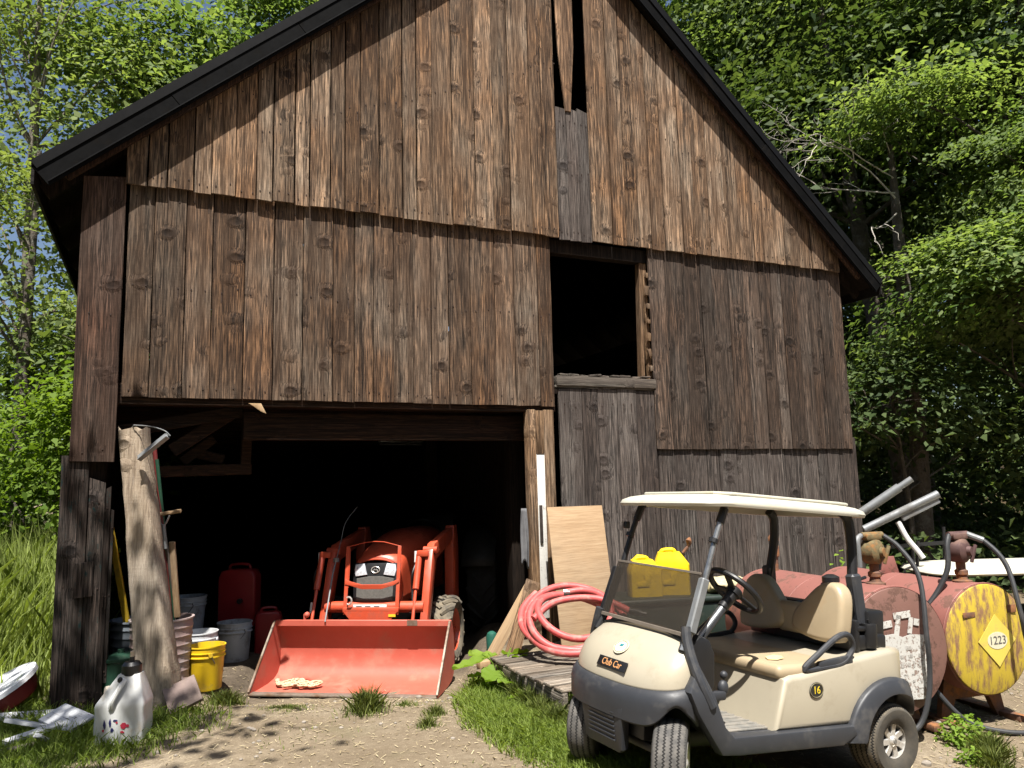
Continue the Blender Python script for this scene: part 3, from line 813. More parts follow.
bmesh.ops.triangulate(bm, faces=[f for f in bm.faces if len(f.verts) > 4])
for v in bm.verts: v.co = V(tail(v.co))
mb.addbm(bm, MXZ); bm.free()
body = mb.build('rear_body', M_CREAM, cart, smooth=40)
mb = MB()       # charcoal kick panel below the seat
mb.prism([(-.53, .35), (.53, .35), (.53, .42), (.50, .445), (.05, .455), (-.05, .50), (-.5, .50), (-.53, .48)], .012, frame((1.0, 0, 0), (0, 1, 0), (-.22, 0, 1)), .003)
mb.build('kick_panel', M_TRIM, cart)
# rear fenders
def fender(sy):
    out = [(.41 * math.cos(R(a)), .232 + .385 * math.sin(R(a))) for a in range(18, 160, 8)]
    inn = [(.292 * math.cos(R(a)), .228 + .292 * math.sin(R(a))) for a in range(152, 4, -8)]
    poly = [(.47, .25), (.42, .30)] + out + [(-.355, .36), (-.29, .345)] + inn + [(.30, .245)]
    mb = MB(); M = Matrix(((1, 0, 0, 0), (0, 0, sy, 0), (0, 1, 0, 0), (0, 0, 0, 1)))
    def fz(c):
        r = math.hypot(c.x, c.y - .228); fl = max(0, (.42 - r)) * .35
        k = max(0, (-.05 - c.x) / .28)
        return (c.x, c.y, c.z + (fl - .02 if c.z > .55 else 0) - .17 * k * k)
    mb.prism(poly, .11, M, .014, 2, fn=fz, t0=.495)
    return mb
for sy in (1, -1): fender(sy).build('rear_fender', M_TRIM, cart, smooth=45)
mb = MB()
mb.box((-.30, 0, .47), (.06, .80, .14), bev=.025)
mb.build('rear_bumper', M_TRIM, cart)

# seats
mb = MB()
bm = bmesh.new(); bmesh.ops.create_grid(bm, x_segments=1, y_segments=1, size=.5); bm.free()
def cush(c):
    cr = .012 * math.cos(c.y * 2.8); return (c.x, c.y, c.z + (cr if c.z > .66 else 0) + (-.010 if c.x > .85 else 0))
mb.box((.635, 0, .675), (.60, 1.06, .085), bev=.038, seg=5, fn=cush)
mb.build('seat_cushion', M_SEAT, cart, smooth=60)
mb = MB(); mb.prism([(-.07, -.03), (.02, -.055), (.085, -.02), (.06, .035), (-.02, .05), (-.075, .02)], .004, MX((.77, .33, .7185), (0, .05, .5)), .001, 1)
tag(mb.build('cushion_tear', pm('torn_vinyl_foam', (.66, .50, .24), .8, 0, .15, 30), bpy.data.objects['seat_cushion']), 'patch of torn vinyl showing foam')
mb = MB(); mb.box((.60, 0, .632), (.62, 1.04, .03), bev=.006); mb.build('seat_base', M_BLACK, cart)
def lobe(sy):
    poly = [(.055, .85), (.25, .80), (.46, .795), (.535, .83), (.545, .98), (.525, 1.10), (.46, 1.165), (.36, 1.175), (.26, 1.135), (.15, 1.045), (.06, .965)]
    poly = [((p[0] * .86) * sy, p[1] + .012) for p in poly]
    if sy < 0: poly = poly[::-1]
    sm = spline([(a, b, 0) for a, b in poly], 4, True); poly = [(p.x, p.y) for p in sm]
    mb = MB(); M = frame((.235, 0, 0), (0, 1, 0), (0, 0, 1))
    def shp(c):
        return (c.x, c.y, c.z - (c.y - .8) * .16 + .02 * math.cos((c.x - sy * .3) * 4) * (1 if c.z > .05 else 0))
    mb.prism(poly, .105, M, .04, 5, fn=shp)
    return mb
mb = lobe(1)
for q in (lobe(-1),):
    b_ = len(mb.v); mb.v += q.v; mb.f += [[i + b_ for i in f] for f in q.f]; mb.mi += q.mi; mb.col += q.col
mb.box((.27, 0, .925), (.085, .24, .21), bev=.04, seg=4)
mb.build('seat_back', M_SEAT, cart, smooth=60)
mb = MB(); mb.box((.19, 0, .86), (.04, .96, .20), bev=.012); mb.box((.05, 0, .82), (.26, .96, .10), bev=.02); mb.box((-.01, .36, .92), (.16, .2, .2), bev=.02); mb.box((-.01, -.30, .92), (.16, .3, .2), bev=.02)
mb.box((-.10, .10, .98), (.05, .30, .03), bev=.01)
mb.build('bag_well', M_BLACK, cart)
for sy in (1, -1):
    mb = MB(); y = sy * .535
    pts = spline([(.73, y, .685), (.62, y + sy * .012, .775), (.46, y + sy * .016, .872), (.36, y + sy * .012, .880), (.31, y, .80), (.40, y, .715), (.56, y, .69)], 6, True)
    mb.tube(pts, .019, 10, True)
    mb.box((.47, y, .715), (.30, .03, .06), bev=.012, rot=(0, .12, 0))
    mb.build('armrest', M_TRIM, cart)
# roof posts
for sy in (1, -1):
    mb = MB()
    mb.tube([(1.60, sy * .455, .80), (1.545, sy * .445, .90), (1.49, sy * .44, 1.05)], [.028, .026, .02], 10)
    mb.tube(spline([(1.50, sy * .44, 1.0), (1.42, sy * .437, 1.22), (1.345, sy * .435, 1.45), (1.285, sy * .432, 1.60), (1.25, sy * .42, 1.645)], 5), .019, 10)
    post = mb.build('front_roof_post', M_STEEL if sy > 0 else M_BLACK, cart)
    mb = MB(); mb.bar((1.55, sy * .46, .90), (1.445, sy * .455, 1.21), .05, .055, (1, 0, 0), bev=.008)
    mb.build('post_channel', M_GALV if sy > 0 else M_BLACK, post)
    mb = MB(); mb.tube([(1.31, sy * .4325, 1.54), (1.27, sy * .43, 1.63)], .027, 10); mb.tube([(1.365, sy * .435, 1.42), (1.355, sy * .435, 1.445)], .03, 10)
    if sy < 0: mb.box((1.375, sy * .46, 1.50), (.035, .04, .05), bev=.008)
    mb.build('post_clamp', M_BLACK, post)
    mb = MB()
    mb.tube(spline([(.15, sy * .34, 1.655), (.10, sy * .345, 1.60), (.085, sy * .355, 1.45), (.10, sy * .37, 1.28), (.12, sy * .385, 1.10), (.06, sy * .40, .85)], 6), .034, 10)
    rp = mb.build('rear_roof_post', M_BLACK, cart)
    mb = MB(); mb.bar((.115, sy * .385, 1.25), (.075, sy * .40, .92), .075, .09, (1, 0, 0), bev=.014)
    mb.build('post_sleeve', M_TRIM, rp)
# roof
def roofp(u, v):
    a = 2 * PI * u
    c, s = math.cos(a), math.sin(a)
    px = sgnpow(c, .36); py = sgnpow(s, .36)
    prof = [(0, .056), (.35, .055), (.62, .051), (.80, .044), (.92, .03), (.985, .010), (1.0, -.012), (.99, -.03), (.94, -.028), (.90, .008), (.5, .03), (0, .034)]
    k = v * 11; i0 = min(10, int(k)); t = k - i0
    r = prof[i0][0] * (1 - t) + prof[i0 + 1][0] * t; z = prof[i0][1] * (1 - t) + prof[i0 + 1][1] * t
    x = .745 + .755 * px * r; y = .535 * py * r
    return (x, y, 1.665 + z + .012 * (x - .765) - (.012 if x > 1.3 else 0) * (x - 1.3) * 5)
mb = MB(); mb.grid(roofp, 72, 22, cu=True)
mb.prism([(.16, -.40), (.16, .40), (.28, .44), (1.22, .44), (1.30, .36), (1.30, -.36), (1.22, -.44), (.28, -.44)], .022, MX((0, 0, 1.697), (0, -.012, 0)), .010)
mb.build('roof', M_ROOFC, cart, smooth=40)
# windshield lower half, with frame
mb = MB()
a, b, c, d = V((1.462, .445, 1.238)), V((1.462, -.425, 1.255)), V((1.575, -.445, .905)), V((1.575, .465, .888))
Mw = frame((a + b + c + d) / 4, b - a, a - d)
pl = [(Mw.inverted() @ p).to_2d() for p in (d, c, b, a)]
mb.prism([tuple(p) for p in pl], .006, Mw, .001, 1)
ws = mb.build('windshield', M_WIND, cart)
mb = MB(); mb.bar(a, b, .010, .012); mb.bar(c, d, .016, .02)
mb.build('windshield_edge', pm('windshield_edge', (.20, .17, .14), .5, 0), ws)
# steering
mb = MB(); sc = V((1.055, .285, 1.125)); ax = (V((1.055, .285, 1.125)) - V((1.40, .26, .75))).normalized()
mb.tube([V((1.43, .255, .72)), sc - ax * .07], .024, 12); col = mb.build('steering_column', M_STEEL, cart)
mb = MB(); mb.tube([V((1.40, .28, .74)), sc - ax * .15 + V((0, .03, 0))], .012, 8); mb.tube([sc - ax * .14, sc - ax * .03], [.034, .04], 12)
mb.build('column_shroud', M_BLACK, col)
Ms = frame(sc, ax.cross(V((0, 1, 0))), ax.cross(ax.cross(V((0, 1, 0)))))
zz = Ms.to_3x3() @ V((0, 0, 1))
mb = MB(); mb.tube([(.182 * math.cos(2 * PI * i / 36), .182 * math.sin(2 * PI * i / 36), 0) for i in range(36)], .019, 10, True, Ms)
mb.lathe([(0, .012), (.045, .012), (.055, 0), (.05, -.03), (0, -.03)], 20, Ms)
for an in (90, 200, 340):
    mb.bar((.04 * math.cos(R(an)), .04 * math.sin(R(an)), -.01), (.175 * math.cos(R(an)), .175 * math.sin(R(an)), 0), .05, .014, (0, 0, 1), Ms, .004)
mb.build('steering_wheel', M_BLACK, cart)
# wheels
def tyre_mesh(w, r, rim, blocks, mt):
    mb = MB()
    pr = []
    for k in range(15):
        t = k / 14 * 2 - 1
        y = t * w / 2 * (1.04 if abs(t) > .8 else 1)
        rr = r - .035 * abs(t) ** 5
        pr.append((rr, y))
    prof = [(rim - .005, -w * .40), (rim + .01, -w * .455), (rim + .045, -w * .52)] + pr + [(rim + .045, w * .52), (rim + .01, w * .455), (rim - .005, w * .40)]
    mb.lathe(prof, 64)
    return mb
def tread_mat(name, base, dirt):
    g = NT(name); o = g.obj()
    sp = g.n('ShaderNodeSeparateXYZ'); g.set(sp.inputs[0], o)
    ang = g.math('ARCTAN2', sp.outputs[1], sp.outputs[0])
    zig = g.math('MULTIPLY', g.math('PINGPONG', g.math('MULTIPLY', ang, 12.0), .5), .018)
    zz = g.math('ADD', sp.outputs[2], zig)
    gr = g.math('ABSOLUTE', g.math('SUBTRACT', g.math('FRACT', g.math('MULTIPLY', zz, 26.0)), .5))
    groove = g.ramp(gr, [(.0, 0.), (.10, 0.), (.17, 1.)])
    rr = g.n('ShaderNodeVectorMath', operation='LENGTH'); cx = g.n('ShaderNodeCombineXYZ'); g.set(cx.inputs[0], sp.outputs[0]); g.set(cx.inputs[1], sp.outputs[1]); g.set(rr.inputs[0], cx.outputs[0])
    side = g.ramp(rr.outputs[1], [(.198, 1.), (.205, 0.)])
    hh = g.math('MAXIMUM', groove, side)
    dn = g.ramp(g.noise(o, 18, 6, .7), [(.35, 0.), (.65, 1.)])
    c = g.mix(dn, base, dirt); c = g.mix(hh, tuple(x * .25 for x in base), c); c = g.mix(g.math('MULTIPLY', side, .75), c, tuple(x * .62 for x in base))
    return g.done(c, .9, 0, g.math('ADD', hh, g.math('MULTIPLY', g.noise(o, 120, 3), .2)), .9, .006)
M_TREADF = tread_mat('front_tyre_tread', (.06, .058, .055), (.13, .12, .107)); M_TREADR = tread_mat('rear_tyre_tread', (.065, .059, .048), (.165, .135, .095))
def wheel(x, y, steer, mt, w_=.215):
    s = 1 if y > 0 else -1
    M = MX((x, y, .228 if steer == 0 else .205), (0, 0, R(steer))) @ Matrix(((1, 0, 0, 0), (0, 0, s, 0), (0, 1, 0, 0), (0, 0, 0, 1)))
    w = empty('wheel', None, None); w.parent = cart; w.matrix_local = M
    tyre_mesh(w_, .228, .108, 0, None).build('tyre', mt, w, smooth=40)
    mb = MB()
    mb.lathe([(.112, -.06), (.112, .075), (.118, .088), (.112, .092), (.104, .085), (.098, .045), (.05, .035), (0, .035)], 40)
    for k in range(7):
        Mr = Matrix.Rotation(2 * PI * k / 7, 4, 'Z')
        mb.prism([(.016, -.022), (.055, -.026), (.102, -.026), (.104, .016), (.06, .012), (.02, .024)], .018, Mr @ MX((0, 0, .058)), .004, 1)
    mb.lathe([(0, .092), (.022, .090), (.034, .078), (.036, .05)], 20)
    mb.build('rim', M_SILVER, w)
    mb = MB(); mb.lathe([(0, .094), (.014, .094), (.016, .090)], 16); mb.lathe([(.097, .046), (.05, .0365), (0, .0365)], 30)
    mb.build('hub_shadow_plate', pm('wheel_shade_grey', (.20, .19, .17), .6, .3), w)  # dark disc behind the spokes, painted as shade in the rim
wheel(0, .49, 0, M_TREADR); wheel(0, -.49, 0, M_TREADR); wheel(1.655, .435, 47, M_TREADF, .178); wheel(1.655, -.425, 40, M_TREADF, .178)
# front badges
def on_hood(u, v, off=.004):
    p = hood(u, v); du = hood(u + .02, v) - hood(u - .02, v); dv = hood(u, v - .02) - hood(u, v + .02)
    n = du.cross(dv).normalized()
    if n.x < 0: n = -n
    m = frame(p + n * off, du, dv); return m
mb = MB(); Mp = on_hood(.03, .72, .006); mb.box((0, 0, 0), (.30, .062, .008), bev=.003)
np_ = mb.build('name_plate', M_BLACK, cart, M=Mp)
text('name_lettering', 'Club Car', .058, M_OTEXT, np_, MX((0, 0, .0045)), .001, .95)
mb = MB(); Me = on_hood(.03, .47, .004); mb.prism([(.068 * math.cos(2 * PI * i / 32), .052 * math.sin(2 * PI * i / 32)) for i in range(32)], .004, None, .0015, 1)
em = mb.build('emblem', pm('emblem_cream', (.68, .62, .45), .4), cart, M=Me)
mb = MB(); mb.tube([(.056 * math.cos(2 * PI * i / 32), .041 * math.sin(2 * PI * i / 32), .004) for i in range(32)], .0022, 6, True)
for k in range(26):
    a = 2 * PI * k / 26
    if k % 5 != 4: mb.box((.063 * math.cos(a) * .98, .047 * math.sin(a), .0045), (.005, .003, .002), rot=(0, 0, a))
mb.build('emblem_ring', pm('emblem_olive', (.20, .21, .12), .5), em)
mb = MB(); mb.box((0, .012, .0048), (.032, .014, .002)); mb.box((-.006, .004, .0048), (.03, .006, .002)); mb.box((.01, -.008, .0048), (.012, .004, .002))
mb.build('emblem_mark', pm('emblem_teal', (.03, .22, .26), .5), em)
# vent strip below the windshield
mb = MB(); mb.tube([hood(t, .06) + V((.0, 0, .004)) for t in np.linspace(-.9, .9, 20)], .016, 8, flat=.6); mb.build('hood_strip', M_TRIM, cart)
# side number
Mn = frame((.665, .5635, .567), (-1, 0, 0.02), (0, 0, 1)); Mn2 = Mn
mb = MB(); mb.prism([(.058 * math.cos(2 * PI * i / 32), .046 * math.sin(2 * PI * i / 32)) for i in range(32)], .004, None, .001, 1)
nb = mb.build('number_badge', pm('badge_black', (.02, .019, .016), .4), cart, M=Mn)
text('number_lettering', '16', .062, M_YTEXT, nb, MX((0, -.001, .0045)), .001)
mb = MB(); mb.tube([(.053 * math.cos(2 * PI * i / 32), .041 * math.sin(2 * PI * i / 32), .004) for i in range(32)], .0016, 6, True)
mb.build('badge_border', pm('badge_border', (.30, .26, .15), .5), nb)
# sand bottle and its holder
mb = MB(); mb.lathe([(0, 0), (.044, 0), (.047, .012), (.049, .14), (.046, .152), (0, .152)], 24, MX((.075, .47, .785))); mb.tube([(.075, .47, .93), (.085, .47, .965)], .008)
sb = mb.build('sand_bottle', M_BLACK, cart)
mb = MB(); mb.box((.155, .43, .80), (.07, .06, .10), bev=.015); mb.box((.15, .45, .905), (.09, .07, .03), bev=.008)
mb.build('bottle_holder', M_BLACK, sb)
# ------------------------------------------------------------------ loader tractor in the bay (local: x forward, y to its left)
TR_M = MX((-1.467, 9.33, -0.175), (0, 0, R(261))) @ Matrix.Scale(1.12, 4)
M_RED = pm('orange_red_paint', (.52, .075, .032), .4, 0, .08, 5, dirt=(.34, .08, .045), dirt_amt=.3, dscale=5, Coat_Weight=.15)
M_BUCKET = pm('scuffed_bucket_paint', (.47, .10, .065), .6, 0, .08, 6, dirt=(.40, .155, .105), dirt_amt=.34, dscale=3, bump=.1, bscale=60)
M_WORN = pm('worn_steel_edge', (.25, .21, .17), .55, .5, .2, 20, dirt=(.16, .09, .05), dirt_amt=.5)
M_ENG = pm('engine_grey', (.05, .05, .05), .6, .3, .2, 12)
M_MESH = pm('grille_mesh_grey', (.10, .095, .085), .7, .1, .2, 50, bump=.6, bscale=220, bd=.003)
M_WHITEP = pm('white_decal', (.72, .71, .68), .5, 0, .05)
M_AGTYRE = pm('dusty_sunlit_tyre', (.07, .062, .05), .92, 0, .25, 20, dirt=(.18, .15, .105), dirt_amt=.7, dscale=8, bump=.3, bscale=40)
M_DKTYRE = pm('shaded_tractor_tyre', (.03, .03, .028), .9, 0, .2, 20)  # shaded copy of the tyre colour, for wheels back in the bay
tr = empty('tractor', 'orange red loader tractor with lowered front bucket parked in the dark bay', 'tractor', TR_M)
MXZT = Matrix(((1, 0, 0, 0), (0, 0, 1, 0), (0, 1, 0, 0), (0, 0, 0, 1)))     # prism xy -> xz, thickness along y

def offset_poly(pts, t):
    out = []
    for i, p in enumerate(pts):
        a = V(pts[max(i - 1, 0)]); b = V(pts[min(i + 1, len(pts) - 1)]); d = (b - a).normalized(); out.append((p[0] + d.y * t, p[1] - d.x * t))
    return out
# bucket
inner = [(1.29, .004), (1.12, .006), (.95, .012), (.82, .03), (.74, .07), (.70, .13), (.688, .22), (.69, .33), (.705, .42), (.735, .50), (.77, .545)]
outer = offset_poly(inner, -.014)
if outer[3][1] > inner[3][1]: outer = offset_poly(inner, .014)
BY = -.06
mb = MB()
shell = inner + outer[::-1]
mb.prism(shell, 1.72, MXZT @ MX((0, 0, BY - .86)), 0)
mb.bar((.773, BY - .87, .535), (.773, BY + .87, .535), .03, .06, (0, 0, 1), bev=.006)
bk = mb.build('bucket', M_BUCKET, tr, smooth=40)
for sy in (-1, 1):
    mb = MB(); pl2 = [(1.30, 0.0)] + [(p[0] - .012, p[1] - .006) for p in inner[1:-1]] + [(.77, .56), (.80, .56)]
    mb.prism(pl2, .018, MXZT @ MX((0, 0, BY + sy * .868 - .009)), .002, 1)
    tag(mb.build('side_plate', M_BUCKET, bk), None)
    mb = MB(); mb.bar((1.305, BY + sy * .868, .02), (.805, BY + sy * .868, .56), .022, .02, (0, 1, 0), bev=.003); mb.build('plate_edge', M_WORN, bk)
mb = MB(); mb.box((1.27, BY, .002), (.10, 1.73, .016), bev=.003); mb.build('cutting_edge', M_WORN, bk)
mb = MB()
mb.box((.79, BY + .50, .54), (.006, .10, .05)); mb.build('bare_patch', M_WORN, bk)
mb = MB(); mb.tube([(.76, BY - .58, .545), (.76, BY - .58, .61), (.76, BY - .55, .625)], .016, 8); mb.ball((.76, BY - .56, .61), .028, 10)
mb.build('grab_hook', M_BUCKET, bk)
# loader arms
for sy in (-1, 1):
    y = sy * .51
    mb = MB()
    kn = V((.34, y, 1.20))
    poly = [(.66, .38), (.60, .35), (.27, 1.08), (-.52, 1.24), (-.55, 1.34), (-.45, 1.36), (.34, 1.24), (.41, 1.17), (.67, .48)]
    mb.prism(poly, .075, MXZT @ MX((0, 0, y - .0375)), .008)
    mb.tube([(.36, y - .07, 1.18), (.36, y + .07, 1.18)], .035, 12); mb.tube([(.63, y - .07, .42), (.63, y + .07, .42)], .03, 12)
    arm = mb.build('loader_arm', M_RED, tr)
    mb = MB(); mb.tube([(.42, y - .10, 1.14), (.56, y - .10, .82)], .032, 12); mb.tube([(.56, y - .10, .82), (.68, y - .10, .52)], .016, 10); mb.box((.43, y - .06, 1.15), (.06, .12, .06), bev=.01)
    cyl = mb.build('bucket_cylinder', M_RED, arm)
    mb = MB(); mb.tube(spline([(.38, y - .13, 1.08), (.47, y - .16, .95), (.44, y - .17, .80), (.52, y - .14, .66), (.62, y - .12, .60)], 6), .011, 8)
    mb.build('hydraulic_hose', M_BLACK, arm)
    mb = MB(); mb.tube([(.37, y - .15, 1.17), (.385, y - .15, 1.06)], .014, 8); mb.tube([(.58, y - .14, .70), (.60, y - .14, .60)], .014, 8)
    mb.build('hose_fitting', M_WHITEP, arm)
    mb = MB(); mb.prism([(-.38, .35), (-.62, .35), (-.66, 1.15), (-.60, 1.38), (-.45, 1.38), (-.40, 1.10)], .10, MXZT @ MX((0, 0, y - .05)), .01)
    mb.build('loader_tower', M_RED, tr)
mb = MB(); mb.tube([(.58, -.50, .655), (.58, .50, .655)], .055, 16)
tt = mb.build('torque_tube', M_RED, tr)
mb = MB(); mb.box((.636, -.03, .66), (.006, .34, .05), bev=.002); mb.build('decal', M_WHITEP, tt)
mb = MB()
for k in range(3): mb.box((.64, -.14 + k * .09, .661), (.003, .055, .022))
mb.build('decal_print', M_ENG, tt)
# level rod
mb = MB(); mb.tube([(.80, -.42, .55), (.56, -.44, .98), (.47, -.445, 1.09)], .008, 8); mb.tube(spline([(.47, -.445, 1.09), (.35, -.44, 1.28), (.28, -.42, 1.46), (.18, -.33, 1.62)], 6), .004, 6)
mb.lathe([(0, -.02), (.03, -.02), (.03, .02), (0, .02)], 10, MX((.46, -.445, 1.10)))
mb.build('level_rod', M_GALV, tr)
# hood, nose, grille
def hoodT(u, v):
    # u along x from front (0) to rear (1), v round the section
    x = .52 - 1.55 * u
    w = .235 + .05 * min(1, u * 2.2); ztop = 1.16 + .20 * min(1, (u * 1.6)) ** .8 - (.05 * (1 - u * 8) if u < .125 else 0)
    zb = .68
    a = (v - .5) * 2
    if abs(a) > .55:
        t = (abs(a) - .55) / .45; return (x + .03 * (1 - t) * (1 - u), sgnpow(a, 1) / abs(a) * w, ztop - .16 - (ztop - .16 - zb) * t)
    t = a / .55
    return (x + .03 * (1 - abs(t)) * (1 - u), w * math.sin(t * PI / 2), ztop - .16 + .16 * abs(math.cos(t * PI / 2)) ** .7)
mb = MB(); mb.grid(hoodT, 14, 24); mb.build('hood', M_RED, tr, smooth=45, solid=.01)
mb = MB(); mb.box((-.2, 0, .72), (1.5, .40, .5), bev=.04); mb.box((.05, 0, .45), (.9, .22, .25), bev=.03); mb.box((0, 0, .36), (.16, 1.0, .13), bev=.03); mb.box((-1.5, 0, .6), (1.0, .5, .4), bev=.05)
mb.build('chassis', M_ENG, tr)
gf = frame((.525, 0, .94), (0, 1, 0), (-.16, 0, 1))       # grille plane, local x = y, local y = up, z = forward
mb = MB(); mb.prism([(-.225, .13), (.225, .13), (.235, .02), (.215, -.26), (-.215, -.26), (-.235, .02)], .035, gf, .012)
nose = mb.build('grille', M_BLACK, tr)
mb = MB(); mb.prism([(-.19, -.02), (-.06, .0), (.06, .0), (.19, -.02), (.185, -.23), (-.185, -.23)], .008, gf @ MX((0, 0, .034)), .003, 1)
mb.build('grille_mesh', M_MESH, nose)
M_LAMP = pm('headlamp_glass', (.66, .68, .72), .2, .2, .3, 40, bump=.3, bscale=120)
for s in (-1, 1):
    mb = MB(); mb.prism([(s * .085, .015), (s * .20, .0), (s * .215, .06), (s * .205, .115), (s * .115, .125)][::s], .02, gf @ MX((0, 0, .03)), .006)
    mb.build('headlight', M_LAMP, nose)
mb = MB(); mb.tube([(.042 * math.cos(2 * PI * i / 24), .062 + .03 * math.sin(2 * PI * i / 24), .04) for i in range(24)], .0045, 6, True, gf)
mb.tube([(-.022, .045, .041), (-.012, .07, .041), (0, .058, .041), (.012, .07, .041), (.022, .045, .041)], .004, 6, False, gf)
mb.build('emblem', M_SILVER, nose)
# grille guard
mb = MB(); gx = .66
for s in (-1, 1): mb.bar((gx + .04, s * .26, .60), (gx - .06, s * .265, 1.24), .036, .014, (1, 0, 0), bev=.003)
mb.tube([(gx - .06, -.28, 1.235), (gx - .07, -.1, 1.275), (gx - .07, 0, 1.285), (gx - .07, .1, 1.28), (gx - .06, .28, 1.235)], .004, 6)
for s in (-1,): mb.tube([(gx - .05, -.24, 1.22), (gx - .02, -.24, .98), (gx, -.24, .85)], .005, 6)
mb.prism([(-.275, .055), (-.22, .03), (-.1, .0), (.1, .0), (.22, .03), (.275, .055), (.275, .02), (.22, -.01), (.1, -.045), (-.1, -.045), (-.22, -.01), (-.275, .0)], .012, frame((gx + .0, 0, .88), (0, 1, 0), (-.1, 0, 1)), .003)
mb.box((gx + .03, 0, .645), (.05, .56, .045), bev=.006); mb.prism([(-.27, 0), (.27, 0), (.20, -.08), (-.20, -.08)], .012, frame((gx + .045, 0, .63), (0, 1, 0), (0, 0, 1)))
mb.build('grille_guard', M_RED, tr)
mb = MB(); mb.tube([(gx + .07 + .0, -.21 + .03 * math.cos(a), .735 + .035 * math.sin(a)) for a in np.linspace(-2.2, 2.2, 12)], .009, 8); mb.build('tow_ring', M_SILVER, tr)
mb = MB(); mb.box((gx + .06, .22, .595), (.006, .07, .022)); mb.build('caution_sticker', M_YTEXT, tr)
# wheels
def ag_wheel(x, y, r, w, lugs, m, mrim):
    s = 1 if y > 0 else -1
    wl = empty('wheel'); wl.parent = tr; wl.matrix_local = MX((x, y, r)) @ Matrix(((1, 0, 0, 0), (0, 0, s, 0), (0, 1, 0, 0), (0, 0, 0, 1)))
    mb = MB(); rb = r - .035
    pr = [(r * .60, -w * .40), (r * .66, -w * .47), (r * .80, -w * .52), (rb - .02, -w * .46), (rb, -w * .36), (rb + .008, 0), (rb, w * .36), (rb - .02, w * .46), (r * .80, w * .52), (r * .66, w * .47), (r * .60, w * .40)]
    mb.lathe(pr, 48)
    for k in range(lugs):
        for h in (-1, 1):
            a = 2 * PI * (k + (.5 if h > 0 else 0)) / lugs; pts = []
            for t in np.linspace(0, 1, 5):
                aa = a + t * .34; zz = h * (w * .02 + w * .47 * t); rr = rb + .012 - .03 * t ** 3
                pts.append((rr * math.cos(aa), rr * math.sin(aa), zz))
            mb.tube(pts, [.018, .024, .026, .026, .022], 5)
    mb.build('tyre', m, wl, smooth=35)
    mb = MB(); mb.lathe([(r * .61, -.06), (r * .61, w * .36), (r * .64, w * .42), (r * .60, w * .40), (r * .55, w * .22), (r * .30, w * .12), (r * .26, w * .20), (0, w * .20)], 36)
    for k in range(6): mb.lathe([(0, 0), (.014, 0), (.014, .02), (0, .02)], 6, MX((r * .38 * math.cos(k * PI / 3), r * .38 * math.sin(k * PI / 3), w * .15)))
    mb.build('rim', mrim, wl)
ag_wheel(.0, .575, .345, .23, 15, M_AGTYRE, M_RED); ag_wheel(.0, -.575, .345, .23, 15, M_DKTYRE, M_RED)
ag_wheel(-1.75, .70, .62, .36, 18, M_DKTYRE, M_RED); ag_wheel(-1.75, -.70, .62, .36, 18, M_DKTYRE, M_RED)
# rear: fenders, seat, steering wheel, roll bar
for s in (-1, 1):
    mb = MB(); mb.grid(lambda u, v: (-1.75 + .70 * math.cos(R(20 + 130 * u)), s * (.48 + .40 * v), .64 + .68 * math.sin(R(20 + 130 * u))), 12, 2)
    mb.build('fender', M_ENG, tr, solid=.012)  # engine grey in place of red, standing in for the bay's shade
mb = MB(); mb.box((-1.7, 0, 1.0), (.45, .46, .12), bev=.05); mb.box((-1.92, 0, 1.25), (.12, .44, .45), bev=.05, rot=(0, -.15, 0)); mb.build('seat', M_BLACK, tr)
mb = MB(); mb.tube([(.19 * math.cos(i * PI / 14), .19 * math.sin(i * PI / 14), 0) for i in range(28)], .016, 8, True, MX((-1.2, 0, 1.32), (0, -.6, 0))); mb.tube([(-.95, 0, 1.1), (-1.2, 0, 1.32)], .03, 8); mb.build('steering_wheel', M_BLACK, tr)

# pale rope-like chain lying in the bucket
mb = MB(); M_CHAIN = pm('pale_chain', (.56, .45, .29), .75, 0, .18, 30, bump=.3, bscale=80)
pts = spline([(1.00, -.80, .05), (1.08, -.74, .03), (1.02, -.66, .04), (1.08, -.58, .03), (1.13, -.66, .03), (1.06, -.50, .04), (1.12, -.42, .03), (1.05, -.36, .04), (1.10, -.48, .05), (.98, -.56, .04), (1.06, -.62, .055), (1.13, -.50, .035), (1.08, -.38, .05)], 5)
for i, p in enumerate(pts[:-1]):
    q = pts[i + 1]; d = (q - p); c = (p + q) / 2; L = .028; a = math.atan2(d.y, d.x)
    Mk = MX(c, (random.uniform(-.5, .5) + (PI / 2 if i % 2 else 0), 0, 0)); Mk = MX(c) @ Matrix.Rotation(a, 4, 'Z') @ Matrix.Rotation((PI / 2 if i % 2 else .2), 4, 'X')
    mb.tube([(L * math.cos(2 * PI * k / 10), .015 * math.sin(2 * PI * k / 10), 0) for k in range(10)], .0075, 6, True, Mk)
ch = mb.build('chain', M_CHAIN, None); ch.matrix_world = TR_M @ MX((0, 0, .012)); tag(ch, 'heap of pale dusty chain lying in the loader bucket', 'chain')
